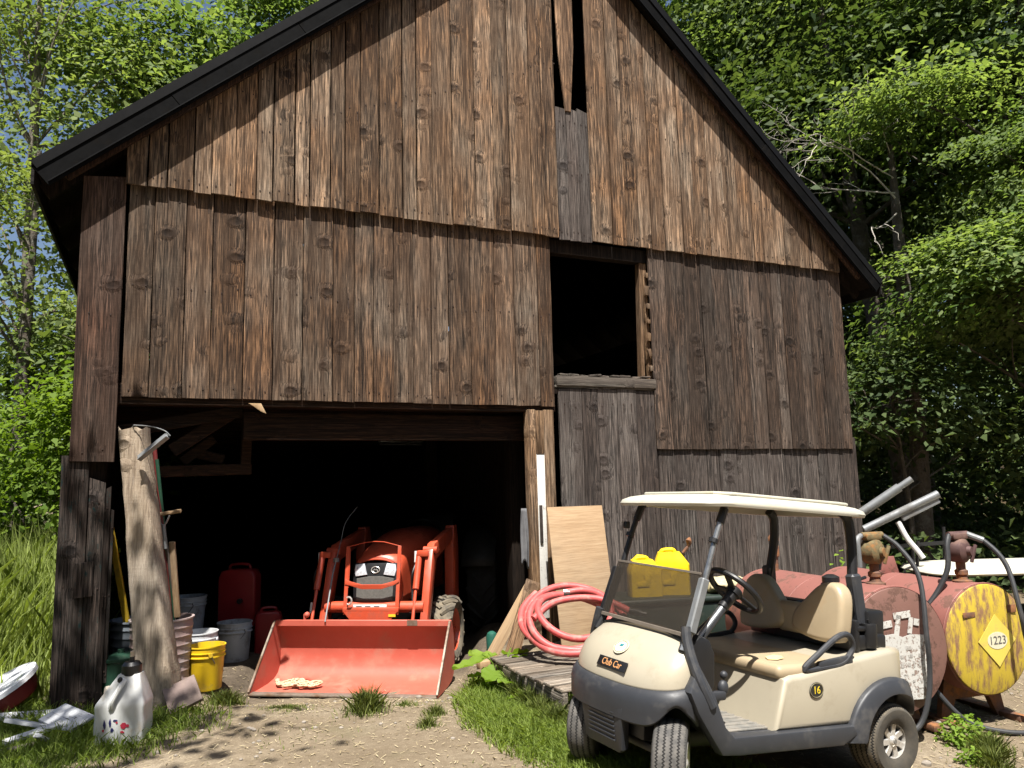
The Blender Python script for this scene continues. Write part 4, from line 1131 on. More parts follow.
# ------------------------------------------------------------------ fuel tanks on skids, right of the cart
def rust(name, base, rustc, amt, rough=.6, streak=False, fine=12, under=None):
    g = NT(name); o = g.obj()
    vec = g.mapping(o, (1, 1, .24)) if streak else o
    n = g.noise(vec, fine, 8, .72); n0 = g.noise(o, 2.2, 5, .6); n2 = g.noise(o, 50, 4, .7)
    c = g.ramp(n0, [(.3, tuple(x * .82 for x in base)), (.7, base)])
    m = g.ramp(g.math('ADD', g.math('MULTIPLY', n, .75), g.math('MULTIPLY', n0, .35)), [(.62 - .25 * amt, 0.), ((.66 if not streak else .72) - .25 * amt, 1.)])
    rc = g.ramp(n2, [(.3, tuple(x * .6 for x in rustc)), (.7, rustc)])
    c = g.mix(m, c, rc)
    return g.done(c, g.math('MULTIPLY_ADD', m, .25, rough), 0, g.math('SUBTRACT', n2, m), .25, .003)
M_TANK = rust('faded_red_tank_paint', (.265, .105, .085), (.18, .085, .062), .08, .6, fine=7)
M_TANKF = rust('rusty_tank_face', (.20, .10, .078), (.14, .07, .05), .2, .65, fine=8)
M_YEL = rust('peeling_yellow_paint', (.56, .41, .038), (.28, .15, .075), .36, .55, streak=True, fine=16)
M_LABEL = rust('worn_white_label', (.62, .61, .57), (.30, .22, .18), .22, .6, fine=30)
M_LABELT = pm('label_print', (.10, .095, .09), .7)
M_RUSTY = pm('rusty_iron', (.14, .075, .05), .8, .2, .35, 14, dirt=(.30, .13, .05), dirt_amt=.5, dscale=10, bump=.4, bscale=60)
M_PUMPB = pm('pump_dull_maroon', (.10, .055, .05), .6, .2, .25, 14, dirt=(.20, .12, .09), dirt_amt=.35)
M_PUMPY = pm('pump_yellow_lichen', (.13, .10, .045), .8, 0, .4, 30, dirt=(.24, .11, .035), dirt_amt=.45, dscale=20, bump=.5)
M_HOSE = pm('fuel_hose_rubber', (.026, .027, .029), .6, 0, .15, 20, dirt=(.07, .065, .06), dirt_amt=.3)
AXD = V((-.30, .954, 0)).normalized()
def tank(name, label, c, rad, length, faceM, dz):
    # local: x across, y along the axis away from the camera, z up; origin on the ground below the face centre
    M = Matrix((V((AXD.y, -AXD.x, 0)), AXD, V((0, 0, 1)))).transposed().to_4x4(); M.translation = V((c[0], c[1], dz))
    t = empty(name, label, 'fuel tank', M)
    zc = c[2] - dz
    A = MX((0, 0, zc), (-PI / 2, 0, 0))
    mb = MB(); mb.lathe([(rad, .012), (rad, length - .01), (rad - .02, length + .03), (rad * .6, length + .06), (0, length + .07)], 56, A)
    mb.tube([((rad + .001) * math.cos(a), .03, zc + (rad + .001) * math.sin(a)) for a in np.linspace(0, 2 * PI, 56)[:-1]], .007, 6, True)
    mb.tube([((rad) * math.cos(a), length * .5, zc + (rad) * math.sin(a)) for a in np.linspace(0, 2 * PI, 56)[:-1]], .004, 6, True)
    sh = mb.build('shell', M_TANK, t, smooth=40)
    mb = MB(); mb.lathe([(0, -.022), (rad * .5, -.018), (rad * .9, -.004), (rad - .008, .006), (rad, .02)], 56, A)
    face = mb.build('end_face', faceM, t, smooth=40)
    for y in (.22, length - .3):
        mb = MB(); mb.prism([(-rad * .80, -.02), (-rad * .62, zc - rad * .72), (-rad * .45, zc - rad * .80), (-.1, zc - rad * .965), (.1, zc - rad * .965), (rad * .45, zc - rad * .80), (rad * .62, zc - rad * .72), (rad * .80, -.02), (rad * .62, -.02), (rad * .40, zc - rad * 1.15), (-rad * .40, zc - rad * 1.15), (-rad * .62, -.02)], .05, MX((0, y + .05, 0), (PI / 2, 0, 0)))
        mb.build('skid_leg', M_RUSTY, t)
    for s in (-1, 1):
        mb = MB(); mb.box((s * rad * .72, length / 2, .015), (.09, length * .96, .05), bev=.008); mb.build('skid_rail', M_RUSTY, t)
    if faceM is M_YEL: mb = MB(); mb.prism([(-.10, 0), (.10, 0), (.055, .15), (-.055, .15)], .02, MX((-.02, length * .60, zc + rad * .985), (PI / 2, 0, 0)), .004); mb.build('lifting_lug', M_TANK, t) if faceM is M_YEL else None
    return t, zc
def pump(t, zc, rad, x, y, style, h=.36):
    z0 = zc + rad * .97
    mb = MB(); mb.lathe([(.075, -.02), (.075, .02), (.045, .03), (.038, .06), (.05, .07), (.05, .10), (.036, .11), (.036, h * .5), (.05, h * .52), (.05, h * .6), (0, h * .6)], 18, MX((x, y, z0)))
    p = mb.build('pump_riser', M_RUSTY, t)
    mb = MB()
    zc2 = z0 + h * .72
    mb.lathe([(0, -.075), (.07, -.075), (.095, -.055), (.10, 0), (.095, .045), (.07, .065), (.04, .07), (.035, .10), (0, .10)], 24, MX((x, y, zc2), (PI / 2, 0, .35)))
    mb.box((x, y, zc2 + .115), (.15, .07, .05), bev=.012); mb.tube([(x - .10, y, zc2 + .13), (x + .10, y, zc2 + .13)], .026, 10)
    mb.box((x + .05, y - .09, zc2 - .02), (.025, .02, .15), bev=.005, rot=(0, .4, 0))
    b = mb.build('pump_body', M_PUMPY if style else M_PUMPB, p, smooth=40)
    return V((x, y, zc2 + .13))
# nearer tank with the worn white label
TR1 = .465
t1, zc1 = tank('fuel_tank', 'rusty red fuel tank with a worn white label, right behind the golf cart', (2.86, 6.02, .52), TR1, 1.62, M_TANKF, -.10)
mb = MB(); mb.prism([(-.24, -.34), (.24, -.36), (.25, .10), (.10, .115), (.03, .10), (-.05, .13), (-.22, .12), (-.23, .0)], .004, frame((-.01, -.0235, zc1), (1, 0, 0), (0, 0, 1)) , .0)
lb = mb.build('label', M_LABEL, t1)
mb = MB()
rr = random.Random(5)
for row, (z, hh) in enumerate(((.02, .03), (-.04, .03), (-.10, .045), (-.17, .012), (-.22, .035), (-.275, .012))):
    x = -.20
    while x < .18:
        w = rr.uniform(.012, .035)
        if rr.random() < .55: mb.box((x, -.029, zc1 + z), (w * .7, .002, hh * rr.uniform(.4, 1)))
        x += w
mb.build('label_print', pm('faded_label_print', (.40, .38, .35), .7, 0, .3, 60), lb)
mb = MB()
for (x, z, w, h) in ((-.20, .17, .05, .14), (-.13, .20, .12, .05), (-.02, .185, .045, .16), (.03, .26, .16, .05), (.10, .18, .04, .12), (.16, .20, .05, .05)):
    mb.box((x, -.0245, zc1 + z), (w, .003, h), rot=(0, rr.uniform(-.25, .25), 0))
mb.build('paint_lettering', M_LABEL, t1)
tp1 = pump(t1, zc1, TR1, .05, .24, True, .36)
mb = MB(); mb.lathe([(.03, -.02), (.03, .12), (.045, .13), (.045, .22), (.03, .23), (.03, .26), (.05, .27), (.05, .30), (.03, .33), (0, .33)], 14, MX((-.02, 1.42, zc1 + TR1)))
mb.build('vent_pipe', M_RUSTY, t1)
mb = MB(); mb.lathe([(0, 0), (.07, 0), (.07, .04), (.03, .06), (0, .06)], 14, MX((-.12, .55, zc1 + TR1 - .01))); mb.tube([(.12, .5, zc1 + TR1 + .0), (.2, .52, zc1 + TR1 + .01)], .014, 8)
mb.build('filler_cap', M_BLACK, t1)
mb = MB()
hp = spline([tp1 + V((.10, 0, 0)), tp1 + V((.17, -.10, -.10)), tp1 + V((.20, -.24, -.32)), V((.17, -.10, zc1 + .12)), V((.17, -.10, zc1 - .12)), V((.12, -.11, zc1 - .34)), V((.02, -.10, .10)), V((-.2, -.08, .02))], 8)
mb.tube(hp, .0195, 10); hs = mb.build('fuel_hose', M_HOSE, t1)
mb = MB(); mb.tube(spline([tp1 + V((-.10, 0, 0)), tp1 + V((-.155, -.02, -.03)), tp1 + V((-.165, -.03, -.13)), tp1 + V((-.165, -.03, -.24))], 5), .021, 10); mb.build('nozzle', M_GALV, t1)
# yellow-faced tank
TR2 = .425
t2, zc2 = tank('fuel_tank', 'fuel tank with a peeling yellow end face numbered 1223, farthest right', (3.71, 6.30, .53), TR2, 1.62, M_YEL, -.13)
mb = MB(); mb.prism([(0, .20), (.19, 0), (0, -.20), (-.19, 0)], .003, frame((.05, -.023, zc2 - .01), (1, 0, 0), (0, 0, 1)))
dm = mb.build('diamond_label', pm('faded_yellow_label', (.66, .52, .09), .55, 0, .08, 6, dirt=(.55, .42, .10), dirt_amt=.3, dscale=12), t2)
mb = MB(); mb.prism([(.10 * math.cos(2 * PI * i / 28), .065 * math.sin(2 * PI * i / 28)) for i in range(28)], .002, frame((.05, -.0265, zc2 - .01), (1, 0, 0), (0, 0, 1)))
pl = mb.build('number_field', pm('number_field_white', (.62, .58, .42), .6), dm)
text('number_lettering', '1223', .088, M_LABELT, pl, frame((.05, -.0295, zc2 - .01), (1, 0, 0), (0, 0, 1)), .001)
for (x, z, w, h) in ((-.20, .20, .12, .04), (.24, .22, .09, .06)):
    mb = MB(); mb.box((x, -.018, zc2 + z), (w, .004, h), bev=.001); mb.build('bare_rust_patch', M_RUSTY, t2)
tp2 = pump(t2, zc2, TR2, .0, .20, False, .36)
mb = MB()
hp = spline([tp2 + V((.10, 0, 0)), tp2 + V((.17, -.10, -.06)), tp2 + V((.21, -.24, -.24)), V((.16, -.16, zc2 + .22)), V((.20, -.16, zc2 - .02)), V((.27, -.20, zc2 - .30)), V((.25, -.26, .10)), V((.10, -.26, .03)), V((-.15, -.18, .03)), V((-.36, -.04, .10)), V((-.50, .10, .32)), V((-.52, .3, .50))], 8)
mb.tube(hp, .0195, 10); mb.build('fuel_hose', M_HOSE, t2)
mb = MB(); mb.tube(spline([tp2 + V((-.09, 0, 0)), tp2 + V((-.14, -.02, -.08)), tp2 + V((-.18, -.04, -.26)), tp2 + V((-.26, .0, -.44)), tp2 + V((-.38, .05, -.60))], 6), .021, 10); mb.build('return_hose', M_HOSE, t2)
for s in (1,):
    mb = MB(); mb.tube([tp2 + V((.08, -.01, .0)), tp2 + V((.165, -.09, -.05))], .026, 10); mb.build('hose_coupling', M_GALV, t2)

# junk behind the tanks
for (a, b, r, lab) in (((4.20, 9.5, 1.40), (4.62, 9.35, 1.70), .053, 'thick galvanised pipe sloping up, the upper of the two beside the barn corner'), ((3.95, 8.9, 1.24), (4.75, 8.75, 1.62), .044, 'thin galvanised pipe sloping up over the dark frames behind the fuel tanks')):
    a, b = V(a), V(b); L = (b - a).length
    m = frame(a, (b - a), (0, 1, 0)); m = m @ Matrix(((0, 0, 1, 0), (1, 0, 0, 0), (0, 1, 0, 0), (0, 0, 0, 1)))
    mb = MB(); mb.lathe([(r - .006, L * .3), (r - .006, L), (r, L), (r, 0), (0, 0)], 20, m)
    tp_ = empty('pipe', lab, 'pipe')
    mb.build('pipe_tube', M_GALV, tp_)
    mb = MB(); mb.lathe([(r * .72, L * .55), (r * .72, L * 1.32), (r * .62, L * 1.32), (r * .62, L * .6)], 18, m) if r > .052 else mb.bar(b - (b - a) * .5 + V((.0, 0, -.07)), b + V((0, 0, -.06)), .03, .08, bev=.008)
    mb.build('inner_tube' if r > .052 else 'flat_bar', M_GALV, tp_)
jf = empty('scrap_frame', 'tangle of dark steel frames and straps holding up the sloping pipes', 'scrap metal')
mb = MB()
for k in range(11):
    x = 4.0 + k * .10 + rr.uniform(-.04, .04); y = 9.0 + rr.uniform(-.25, .35)
    mb.tube([(x, y, -.12), (x + rr.uniform(-.12, .12), y + rr.uniform(-.1, .1), 1.0 + rr.uniform(-.2, .3))], rr.choice((.014, .018, .024)), 8)
mb.build('upright', M_BLACK, jf)
mb = MB()
for z in (.35, .7, 1.02): mb.bar((3.95, 8.95, z), (5.15, 9.15, z + .04), .03, .04)
mb.build('cross_bar', M_BLACK, jf)
mb = MB(); mb.tube(spline([(4.32, 8.85, 1.32), (4.38, 8.8, 1.14), (4.46, 8.75, 1.0), (4.50, 8.72, .92)], 5), [.03] * 16, 10)
tag(mb.build('pale_tube', pm('pale_tube_plastic', (.58, .58, .56), .5), jf), 'pale bent tube')
# pale second cart roof seen low behind the tanks
wp = empty('parked_cart', 'second cart half hidden behind the tanks, only its pale roof panel showing', 'golf cart')
mb = MB()
def panel(u, v):
    a = 2 * PI * u; c, s = sgnpow(math.cos(a), .35), sgnpow(math.sin(a), .35)
    prof = [(0, .05), (.5, .045), (.85, .03), (.97, .0), (1, -.03), (.96, -.05), (.6, -.02), (0, -.02)]; k = v * 7; i0 = min(6, int(k)); t = k - i0
    r = prof[i0][0] * (1 - t) + prof[i0 + 1][0] * t; z = prof[i0][1] * (1 - t) + prof[i0 + 1][1] * t
    return (5.55 + 1.15 * c * r, 8.75 + .52 * s * r, .82 + z)
mb.grid(panel, 56, 14, cu=True); mb.build('roof_panel', M_ROOFC, wp, smooth=50)
mb = MB()
for x in (4.65, 6.45):
    for y in (8.4, 9.1): mb.tube([(x, y, -.12), (x, y, .80)], .025, 8)
mb.build('roof_post', M_BLACK, wp)
mb = MB(); mb.box((5.55, 8.75, .18), (1.9, .85, .34), bev=.08); mb.build('body', M_BLACK, wp)
# ------------------------------------------------------------------ yard props
def leather(n): return n
def ground_at(x, y, dz=0.0): return V((x, y, hzf(x, y) + dz))
W_ROUGH = wood('wood_hewn_post', (.52, .42, .31), (.42, .33, .24), (.22, .165, .115), (.42, .37, .31), .42, bumps=1.0, val=.74, gscale=1.6, con=.35)
W_LUMBER = wood('wood_pale_lumber', (.52, .36, .20), (.42, .28, .15), (.25, .16, .08), (.40, .33, .25), .15, bumps=.3, axis='x', val=.95, con=.3)
W_PLY = wood('plywood_face', (.52, .36, .215), (.48, .325, .19), (.42, .28, .16), (.46, .36, .25), .2, knots=False, bumps=.1, axis='x', gscale=1.3, val=.78, con=.3)
W_PALLET = wood('wood_old_pallet', (.33, .25, .17), (.25, .19, .135), (.10, .075, .055), (.38, .34, .29), .62, bumps=.7, axis='x', val=.95)
W_WHITEB = wood('white_chipped_boards', (.4, .33, .25), (.3, .25, .2), (.15, .12, .1), (.42, .40, .36), .5, knots=False, axis='x', paint=(.50, .51, .525), paint_thr=.455)

# hewn post standing crooked in the left of the bay
mb = MB(); mb.cur = (.15, .75, .4, 1)
pb, pt = V((-3.10, 6.96, -.08)), V((-3.48, 7.06, 2.43)); rr = random.Random(3)
n_s = 26; vs_ = []; nf = 14
for i in range(n_s + 1):
    t = i / n_s; c = pb.lerp(pt, t) + V((rr.uniform(-.006, .006), 0, 0)); w = .15 - .045 * t + .02 * (1 - t) ** 3; d = .115
    for k in range(nf):
        a = 2 * PI * k / nf; x = sgnpow(math.cos(a), .28) * w; y = sgnpow(math.sin(a), .28) * d
        f = 1 + rr.uniform(-.022, .022) + (.06 * math.sin(5 * t + k) if t < .25 else 0)
        z = c.z + (rr.uniform(-.03, .035) if i == n_s else 0)
        vs_.append((c.x + x * f, c.y + y * f, z))
fs_ = [(i * nf + k, i * nf + (k + 1) % nf, (i + 1) * nf + (k + 1) % nf, (i + 1) * nf + k) for i in range(n_s) for k in range(nf)] + [tuple(n_s * nf + k for k in range(nf)), tuple(range(nf - 1, -1, -1))]
mb.add(vs_, fs_)
post = mb.build('timber_post', W_ROUGH, None, attr='bv', smooth=50); tag(post, 'rough hewn pale timber post leaning in the left of the barn bay', 'post')
# grey metal bracket hanging from a wire at the post
br = empty('metal_bracket', 'narrow grey metal channel hanging from a wire beside the hewn post', 'bracket')
mb = MB(); a_, b_ = V((-3.34, 6.86, 2.16)), V((-3.09, 6.86, 2.36))
mb.bar(a_, b_, .055, .012, (0, -1, .6), bev=.003); mb.bar(a_ + V((.012, -.012, -.02)), b_ + V((.012, -.012, -.02)), .012, .05, (0, -1, .6), bev=.002)
mb.build('channel', M_GALV, br)
mb = MB(); mb.tube(spline([(-3.42, 6.92, 2.46), (-3.25, 6.88, 2.44), (-3.12, 6.86, 2.40), (-3.06, 6.86, 2.35), (-3.10, 6.86, 2.37)], 6), .005, 6); mb.tube(spline([(-3.55, 7.0, 2.39), (-3.46, 6.96, 2.44), (-3.42, 6.92, 2.46)], 4), .004, 6)
mb.build('wire', M_GALV, br)
# shovel with a wooden grip, green and red poles, yellow rail: each leans behind the post
def pole(name, label, cat, p, q, r, mat, extra=None):
    t = empty(name, label, cat); mb = MB(); mb.tube([p, q], r, 10); mb.build('shaft', mat, t)
    if extra: extra(t)
    return t
def sh(t):
    mb = MB(); mb.bar((-3.32, 7.22, 1.65), (-3.08, 7.18, 1.68), .032, .035, bev=.008); mb.build('grip', M_HANDLE, t)
    mb = MB(); mb.tube(spline([(-3.31, 7.2, 1.64), (-3.28, 7.2, 1.58), (-3.25, 7.2, 1.55), (-3.22, 7.2, 1.58), (-3.19, 7.19, 1.64)], 4), .008, 8); mb.tube([(-3.25, 7.2, 1.56), (-3.235, 7.22, 1.34)], .021, 10); mb.build('socket', M_GALV, t)
M_HANDLE = wood('tool_handle_wood', (.5, .34, .2), (.42, .28, .16), (.25, .16, .09), (.45, .38, .3), .3, knots=False, bumps=.2, con=.3)
pole('shovel', 'shovel standing on its blade, pale T grip showing beside the hewn post', 'shovel', (-3.25, 7.2, 1.55), (-3.17, 7.42, .62), .017, pm('dark_tool_shaft', (.10, .085, .07), .6), sh)
pole('green_pole', 'dark green toothed pole leaning behind the hewn post', 'pole', (-3.33, 7.2, 2.16), (-3.18, 7.4, .4), .017, pm('dark_green_paint', (.015, .065, .035), .5, 0, .2))
pole('red_pole', 'dark red pole leaning close behind the hewn post', 'pole', (-3.37, 7.22, 2.3), (-3.16, 7.3, .4), .02, pm('dark_red_paint', (.14, .02, .018), .5, 0, .2))
def wood_tool(t):
    mb = MB(); mb.cur = (.3, .5, .4, 1); mb.bar((-3.19, 7.26, 1.40), (-3.16, 7.36, .70), .055, .03, (0, 1, 0), bev=.006); mb.build('stake', M_HANDLE, t)
wt = empty('wooden_stake', 'flat wooden stake standing in the pink barrel', 'stake'); wood_tool(wt)
lv = empty('yellow_level', 'long yellow spirit level leaning inside the left corner of the bay', 'level')
mb = MB(); mb.bar((-3.78, 7.26, 1.60), (-3.66, 7.42, .66), .055, .03, (0, 1, 0), bev=.004); mb.build('rail', pm('level_yellow', (.50, .33, .02), .5, 0, .15, 10, dirt=(.2, .13, .04), dirt_amt=.35), lv)
mb = MB(); mb.bar((-3.785, 7.25, 1.64), (-3.778, 7.26, 1.58), .06, .034, (0, 1, 0), bev=.004); mb.build('end_cap', M_BLACK, lv)

# buckets and barrels
def pail(name, label, cat, x, y, r, h, mat, group=None, bail=True, lid=False, z=None):
    base = ground_at(x, y) if z is None else V((x, y, z))
    t = empty(name, label, cat, MX(base, (0, 0, random.uniform(0, 6))), group)
    mb = MB()
    mb.lathe([(0, 0), (r * .82, 0), (r * .84, .012), (r * .95, h * .72), (r * .965, h * .74), (r * 1.03, h * .745), (r * 1.03, h * .77), (r * .97, h * .78), (r * .98, h * .84), (r * 1.03, h * .845), (r * 1.03, h * .865), (r * .985, h * .87), (r, h * .97), (r * 1.035, h * .975), (r * 1.035, h), (r * .97, h), (r * .95, h * .9), (r * .80, .02), (0, .015)], 36)
    mb.build('tub', mat, t, smooth=40)
    if bail:
        mb = MB(); mb.tube([(r * 1.05 * math.cos(a), .02 * math.sin(a) * 0 + r * .5 * math.sin(a), h * .82 - r * .9 * math.sin(a)) for a in np.linspace(0, PI, 18)], .004, 6); mb.build('bail', M_GALV, t)
        for s in (-1, 1):
            mb = MB(); mb.lathe([(0, -.01), (.02, -.01), (.02, .01), (0, .01)], 10, MX((s * r * 1.03, 0, h * .82), (0, PI / 2, 0))); mb.build('ear', mat, t)
    return t
M_YPAIL = pm('yellow_pail_plastic', (.72, .47, .012), .45, 0, .06, 6, dirt=(.50, .34, .06), dirt_amt=.35, dscale=8)
M_WPAIL = pm('grimy_white_pail', (.46, .47, .48), .5, 0, .08, 6, dirt=(.24, .22, .20), dirt_amt=.42, dscale=6)
M_WPAIL2 = pm('clean_white_pail', (.62, .63, .64), .45, 0, .05, 6, dirt=(.30, .28, .25), dirt_amt=.3, dscale=6)
G_P = 'plastic pails just inside the bay'
pail('plastic_pail', 'yellow plastic pail at the edge of the sunlight inside the bay', 'bucket', -2.985, 7.62, .172, .40, M_YPAIL, G_P)
pail('plastic_pail', 'white pail with black print standing just behind the yellow pail', 'bucket', -3.27, 8.12, .19, .44, M_WPAIL2, G_P)
pail('plastic_pail', 'grimy white pail in the shade right of and behind the yellow pail', 'bucket', -3.17, 8.88, .185, .42, M_WPAIL, G_P)
pail('plastic_pail', 'topmost grey pail of the stack at the back left of the pails', 'bucket', -3.85, 9.25, .20, .40, M_WPAIL, G_P, z=.26)
pail('plastic_pail', 'lower grey pail of the stack at the back left of the pails', 'bucket', -3.85, 9.25, .205, .27, M_WPAIL, G_P, bail=False)
# print on the white pail behind the yellow one
wp_ = [o for o in bpy.data.objects if o.get('label', '').startswith('white pail with black print')][0]
mb = MB()
for k in range(5):
    a = R(-120 + k * 9); Mk = MX((.175 * math.cos(a), .175 * math.sin(a), .13 + .02 * (k % 2)), (0, 0, a)); mb.box((0, 0, 0), (.006, .014, .05), Mk, rot=(random.uniform(-.4, .4), 0, 0))
wp_.rotation_euler = (0, 0, 0)
mb.build('black_print', M_BLACK, wp_)
def barrel(name, label, x, y, r, h, mat, mat2):
    t = empty(name, label, 'barrel', MX(ground_at(x, y)))
    mb = MB(); pr = [(0, .0), (r * .86, 0), (r * .88, .02)]
    for k in range(1, 9): pr += [(r * (.88 + .12 * k / 9) + .003, h * (k - .2) / 9), (r * (.88 + .12 * k / 9) + .010, h * k / 9 * .995), (r * (.88 + .12 * k / 9) + .003, h * (k + .2) / 9)]
    pr += [(r, h * .97), (r + .014, h * .98), (r + .014, h), (r - .006, h), (r - .02, h * .9), (r * .85, .02), (0, .015)]
    mb.lathe(pr, 40); mb.build('can', mat, t, smooth=45)
    mb = MB(); a = -1.0; mb.tube(spline([(r * .99 * math.cos(a - .2), r * .99 * math.sin(a - .2), h * .74), (1.08 * r * math.cos(a - .12), 1.08 * r * math.sin(a - .12), h * .70), (1.08 * r * math.cos(a + .12), 1.08 * r * math.sin(a + .12), h * .70), (r * .99 * math.cos(a + .2), r * .99 * math.sin(a + .2), h * .74)], 4), .010, 8); mb.build('handle', mat2, t)
    return t
barrel('trash_barrel', 'faded pink and grey ribbed barrel right behind the hewn post', -3.33, 7.42, .27, .70, pm('faded_pink_barrel', (.33, .235, .215), .6, 0, .1, 3, dirt=(.32, .30, .29), dirt_amt=.48, dscale=3), M_GALV)
barrel('trash_barrel', 'blue grey barrel in the left corner of the bay behind the hewn post', -3.62, 7.62, .26, .66, pm('blue_grey_barrel', (.13, .15, .17), .6, 0, .15, 4), M_GALV)
gc = empty('watering_can', 'dark green metal can with a lid and side handle in the bay corner', 'can', MX(ground_at(-3.60, 7.22)))
M_GREEN = pm('dark_green_enamel', (.018, .055, .035), .4, .1, .2, 8, dirt=(.06, .06, .045), dirt_amt=.35)
mb = MB(); mb.lathe([(0, 0), (.15, 0), (.155, .02), (.15, .36), (.16, .37), (.16, .395), (.12, .42), (.03, .43), (.03, .46), (0, .465)], 30); mb.build('can_body', M_GREEN, gc)
mb = MB(); mb.tube(spline([(.14, .0, .36), (.20, .0, .34), (.215, 0, .22), (.15, 0, .12)], 5), .011, 8); mb.build('handle', M_GREEN, gc)
mb = MB(); mb.tube(spline([(-.14, 0, .10), (-.22, 0, .22), (-.27, 0, .40)], 5), .016, 8); mb.build('spout', M_GREEN, gc)
# red fuel cans deep inside
M_REDCAN = pm('red_fuel_can', (.30, .018, .02), .4, 0, .1, 6)
def fuel_can(label, x, y, w, h, z=0.0, rot=0.0):
    t = empty('fuel_can', label, 'fuel can', MX(ground_at(x, y, z), (0, 0, rot)), 'red fuel cans in the back of the bay')
    mb = MB(); mb.prism([(-w / 2, 0), (w / 2, 0), (w / 2, h * .86), (w * .42, h * .97), (w * .25, h), (-w * .25, h), (-w * .42, h * .97), (-w / 2, h * .86)], w * .55, Matrix(((1, 0, 0, 0), (0, 0, 1, -w * .275), (0, 1, 0, 0), (0, 0, 0, 1))), .025, 3); mb.build('can_body', M_REDCAN, t)
    mb = MB(); mb.tube(spline([(-w * .28, 0, h * .98), (-w * .22, 0, h * 1.07), (w * .22, 0, h * 1.07), (w * .28, 0, h * .98)], 4), .016, 8); mb.build('handle', M_REDCAN, t)
    mb = MB(); mb.lathe([(.03, 0), (.03, .05), (0, .05)], 14, MX((w * .12, -w * .28, h * .45), (PI / 2, 0, 0))); mb.build('cap', M_BLACK, t)
fuel_can('tall dark red fuel can behind the white pails', -3.32, 9.45, .44, .66, .28)
fuel_can('small red fuel can on the floor left of the loader bucket', -2.92, 9.3, .30, .50, 0, .2)
fuel_can('small red fuel can standing nearest the loader bucket', -2.62, 9.5, .28, .44, 0, -.2)
cr = empty('crate', 'dark wooden crate under the tall red fuel can', 'crate', MX(ground_at(-3.32, 9.45)))
mb = MB(); mb.cur = (.3, .3, .3, 1); mb.box((0, 0, .14), (.5, .36, .275), bev=.008); mb.build('box', W_DARK, cr, attr='bv')
for z in (.05, .14, .23):
    mb = MB(); mb.cur = (.4, .5, z, 1); mb.box((0, -.19, z), (.52, .02, .07), bev=.004); mb.build('slat', W_DARK, cr, attr='bv')
# paver leaning at the post
mb = MB(); mb.box((0, 0, 0), (.27, .25, .045), bev=.006)
pv = mb.build('paver', pm('brown_concrete_paver', (.17, .125, .11), .85, 0, .15, 8, dirt=(.23, .18, .15), dirt_amt=.35, dscale=6, bump=.3, bscale=90)); pv.matrix_world = MX(ground_at(-2.88, 6.86, .13), (0, 0, .1)) @ Matrix.Rotation(R(52), 4, 'X') @ Matrix.Rotation(R(28), 4, 'Z'); tag(pv, 'square brown paver propped on edge against the hewn post', 'paver')
# white jug
M_NAVY = pm('jug_print_navy', (.025, .025, .11), .5); M_CRIM = pm('jug_print_red', (.50, .035, .07), .5)
jug = empty('fuel_jug', 'scuffed white plastic jug with a black pump cap in the grass by the bay', 'jug', MX(ground_at(-3.02, 6.14, -.02), (0, 0, R(8))) @ Matrix.Diagonal((.86, .86, 1.0, 1)))
M_JUG = pm('grimy_white_jug', (.62, .63, .62), .45, 0, .05, 5, dirt=(.50, .42, .31), dirt_amt=.3, dscale=5)
def jugp(u, v):
    z = v * .50; a = 2 * PI * u; w, d = .205, .155
    if z > .30:
        t = (z - .30) / .20; w = w * (1 - .55 * t ** 1.0); d = d * (1 - .55 * t)
    w *= 1 - .012 * math.sin(v * 18) * (1 if z < .3 else 0) - .05 * (v < .03); d *= 1 - .05 * (v < .03)
    off = .05 * max(0, (z - .30) / .2)
    return (sgnpow(math.cos(a), .2) * w + off, sgnpow(math.sin(a), .2) * d, z)
mb = MB(); mb.grid(jugp, 44, 26, cu=True); b0 = len(mb.v)
mb.add([jugp(i / 44, 1) for i in range(44)], [tuple(range(44))])
mb.build('jug_body', M_JUG, jug, smooth=50)
mb = MB(); mb.tube(spline([(-.06, -.155, .28), (-.04, -.175, .34), (.01, -.15, .43), (.03, -.11, .47)], 5), .022, 8); mb.build('handle', M_JUG, jug)
mb = MB(); mb.lathe([(.08, .49), (.083, .50), (.083, .56), (.06, .585), (.022, .585), (.022, .62), (0, .62)], 24, MX((.05, 0, 0))); mb.ball((.0, -.135, .475), .022, 10); cp = mb.build('cap', M_BLACK, jug)
mb = MB(); mb.tube([(.05, 0, .60), (.05, 0, .66)], .018, 10); mb.build('spout', pm('beige_spout', (.42, .34, .25), .6), cp)
rj = random.Random(8)
def blot(mb, x, z, r, sx, sz):
    k = rj.randint(5, 8); mb.prism([(r * sx * rj.uniform(.5, 1.15) * math.cos(2 * PI * i / k), r * sz * rj.uniform(.5, 1.15) * math.sin(2 * PI * i / k)) for i in range(k)], .003, frame((x, -.1565, z), (1, 0, 0), (0, 0, 1)))
for (x, z, r, sx, sz, m) in ((-.105, .165, .03, .5, 1.4, 0), (-.06, .175, .024, .7, 1.3, 0), (-.045, .125, .02, .8, .9, 0), (-.02, .19, .014, 1.5, .6, 0), (.05, .155, .032, 1.2, .9, 1), (.085, .15, .02, 1, 1, 1), (.04, .105, .018, 1.3, .6, 1), (-.115, .125, .012, .7, 1.2, 1), (-.005, .175, .011, 1.2, .8, 1)):
    mb = MB(); blot(mb, x, z, r, sx, sz); mb.build('label_print', M_NAVY if m == 0 else M_CRIM, jug)
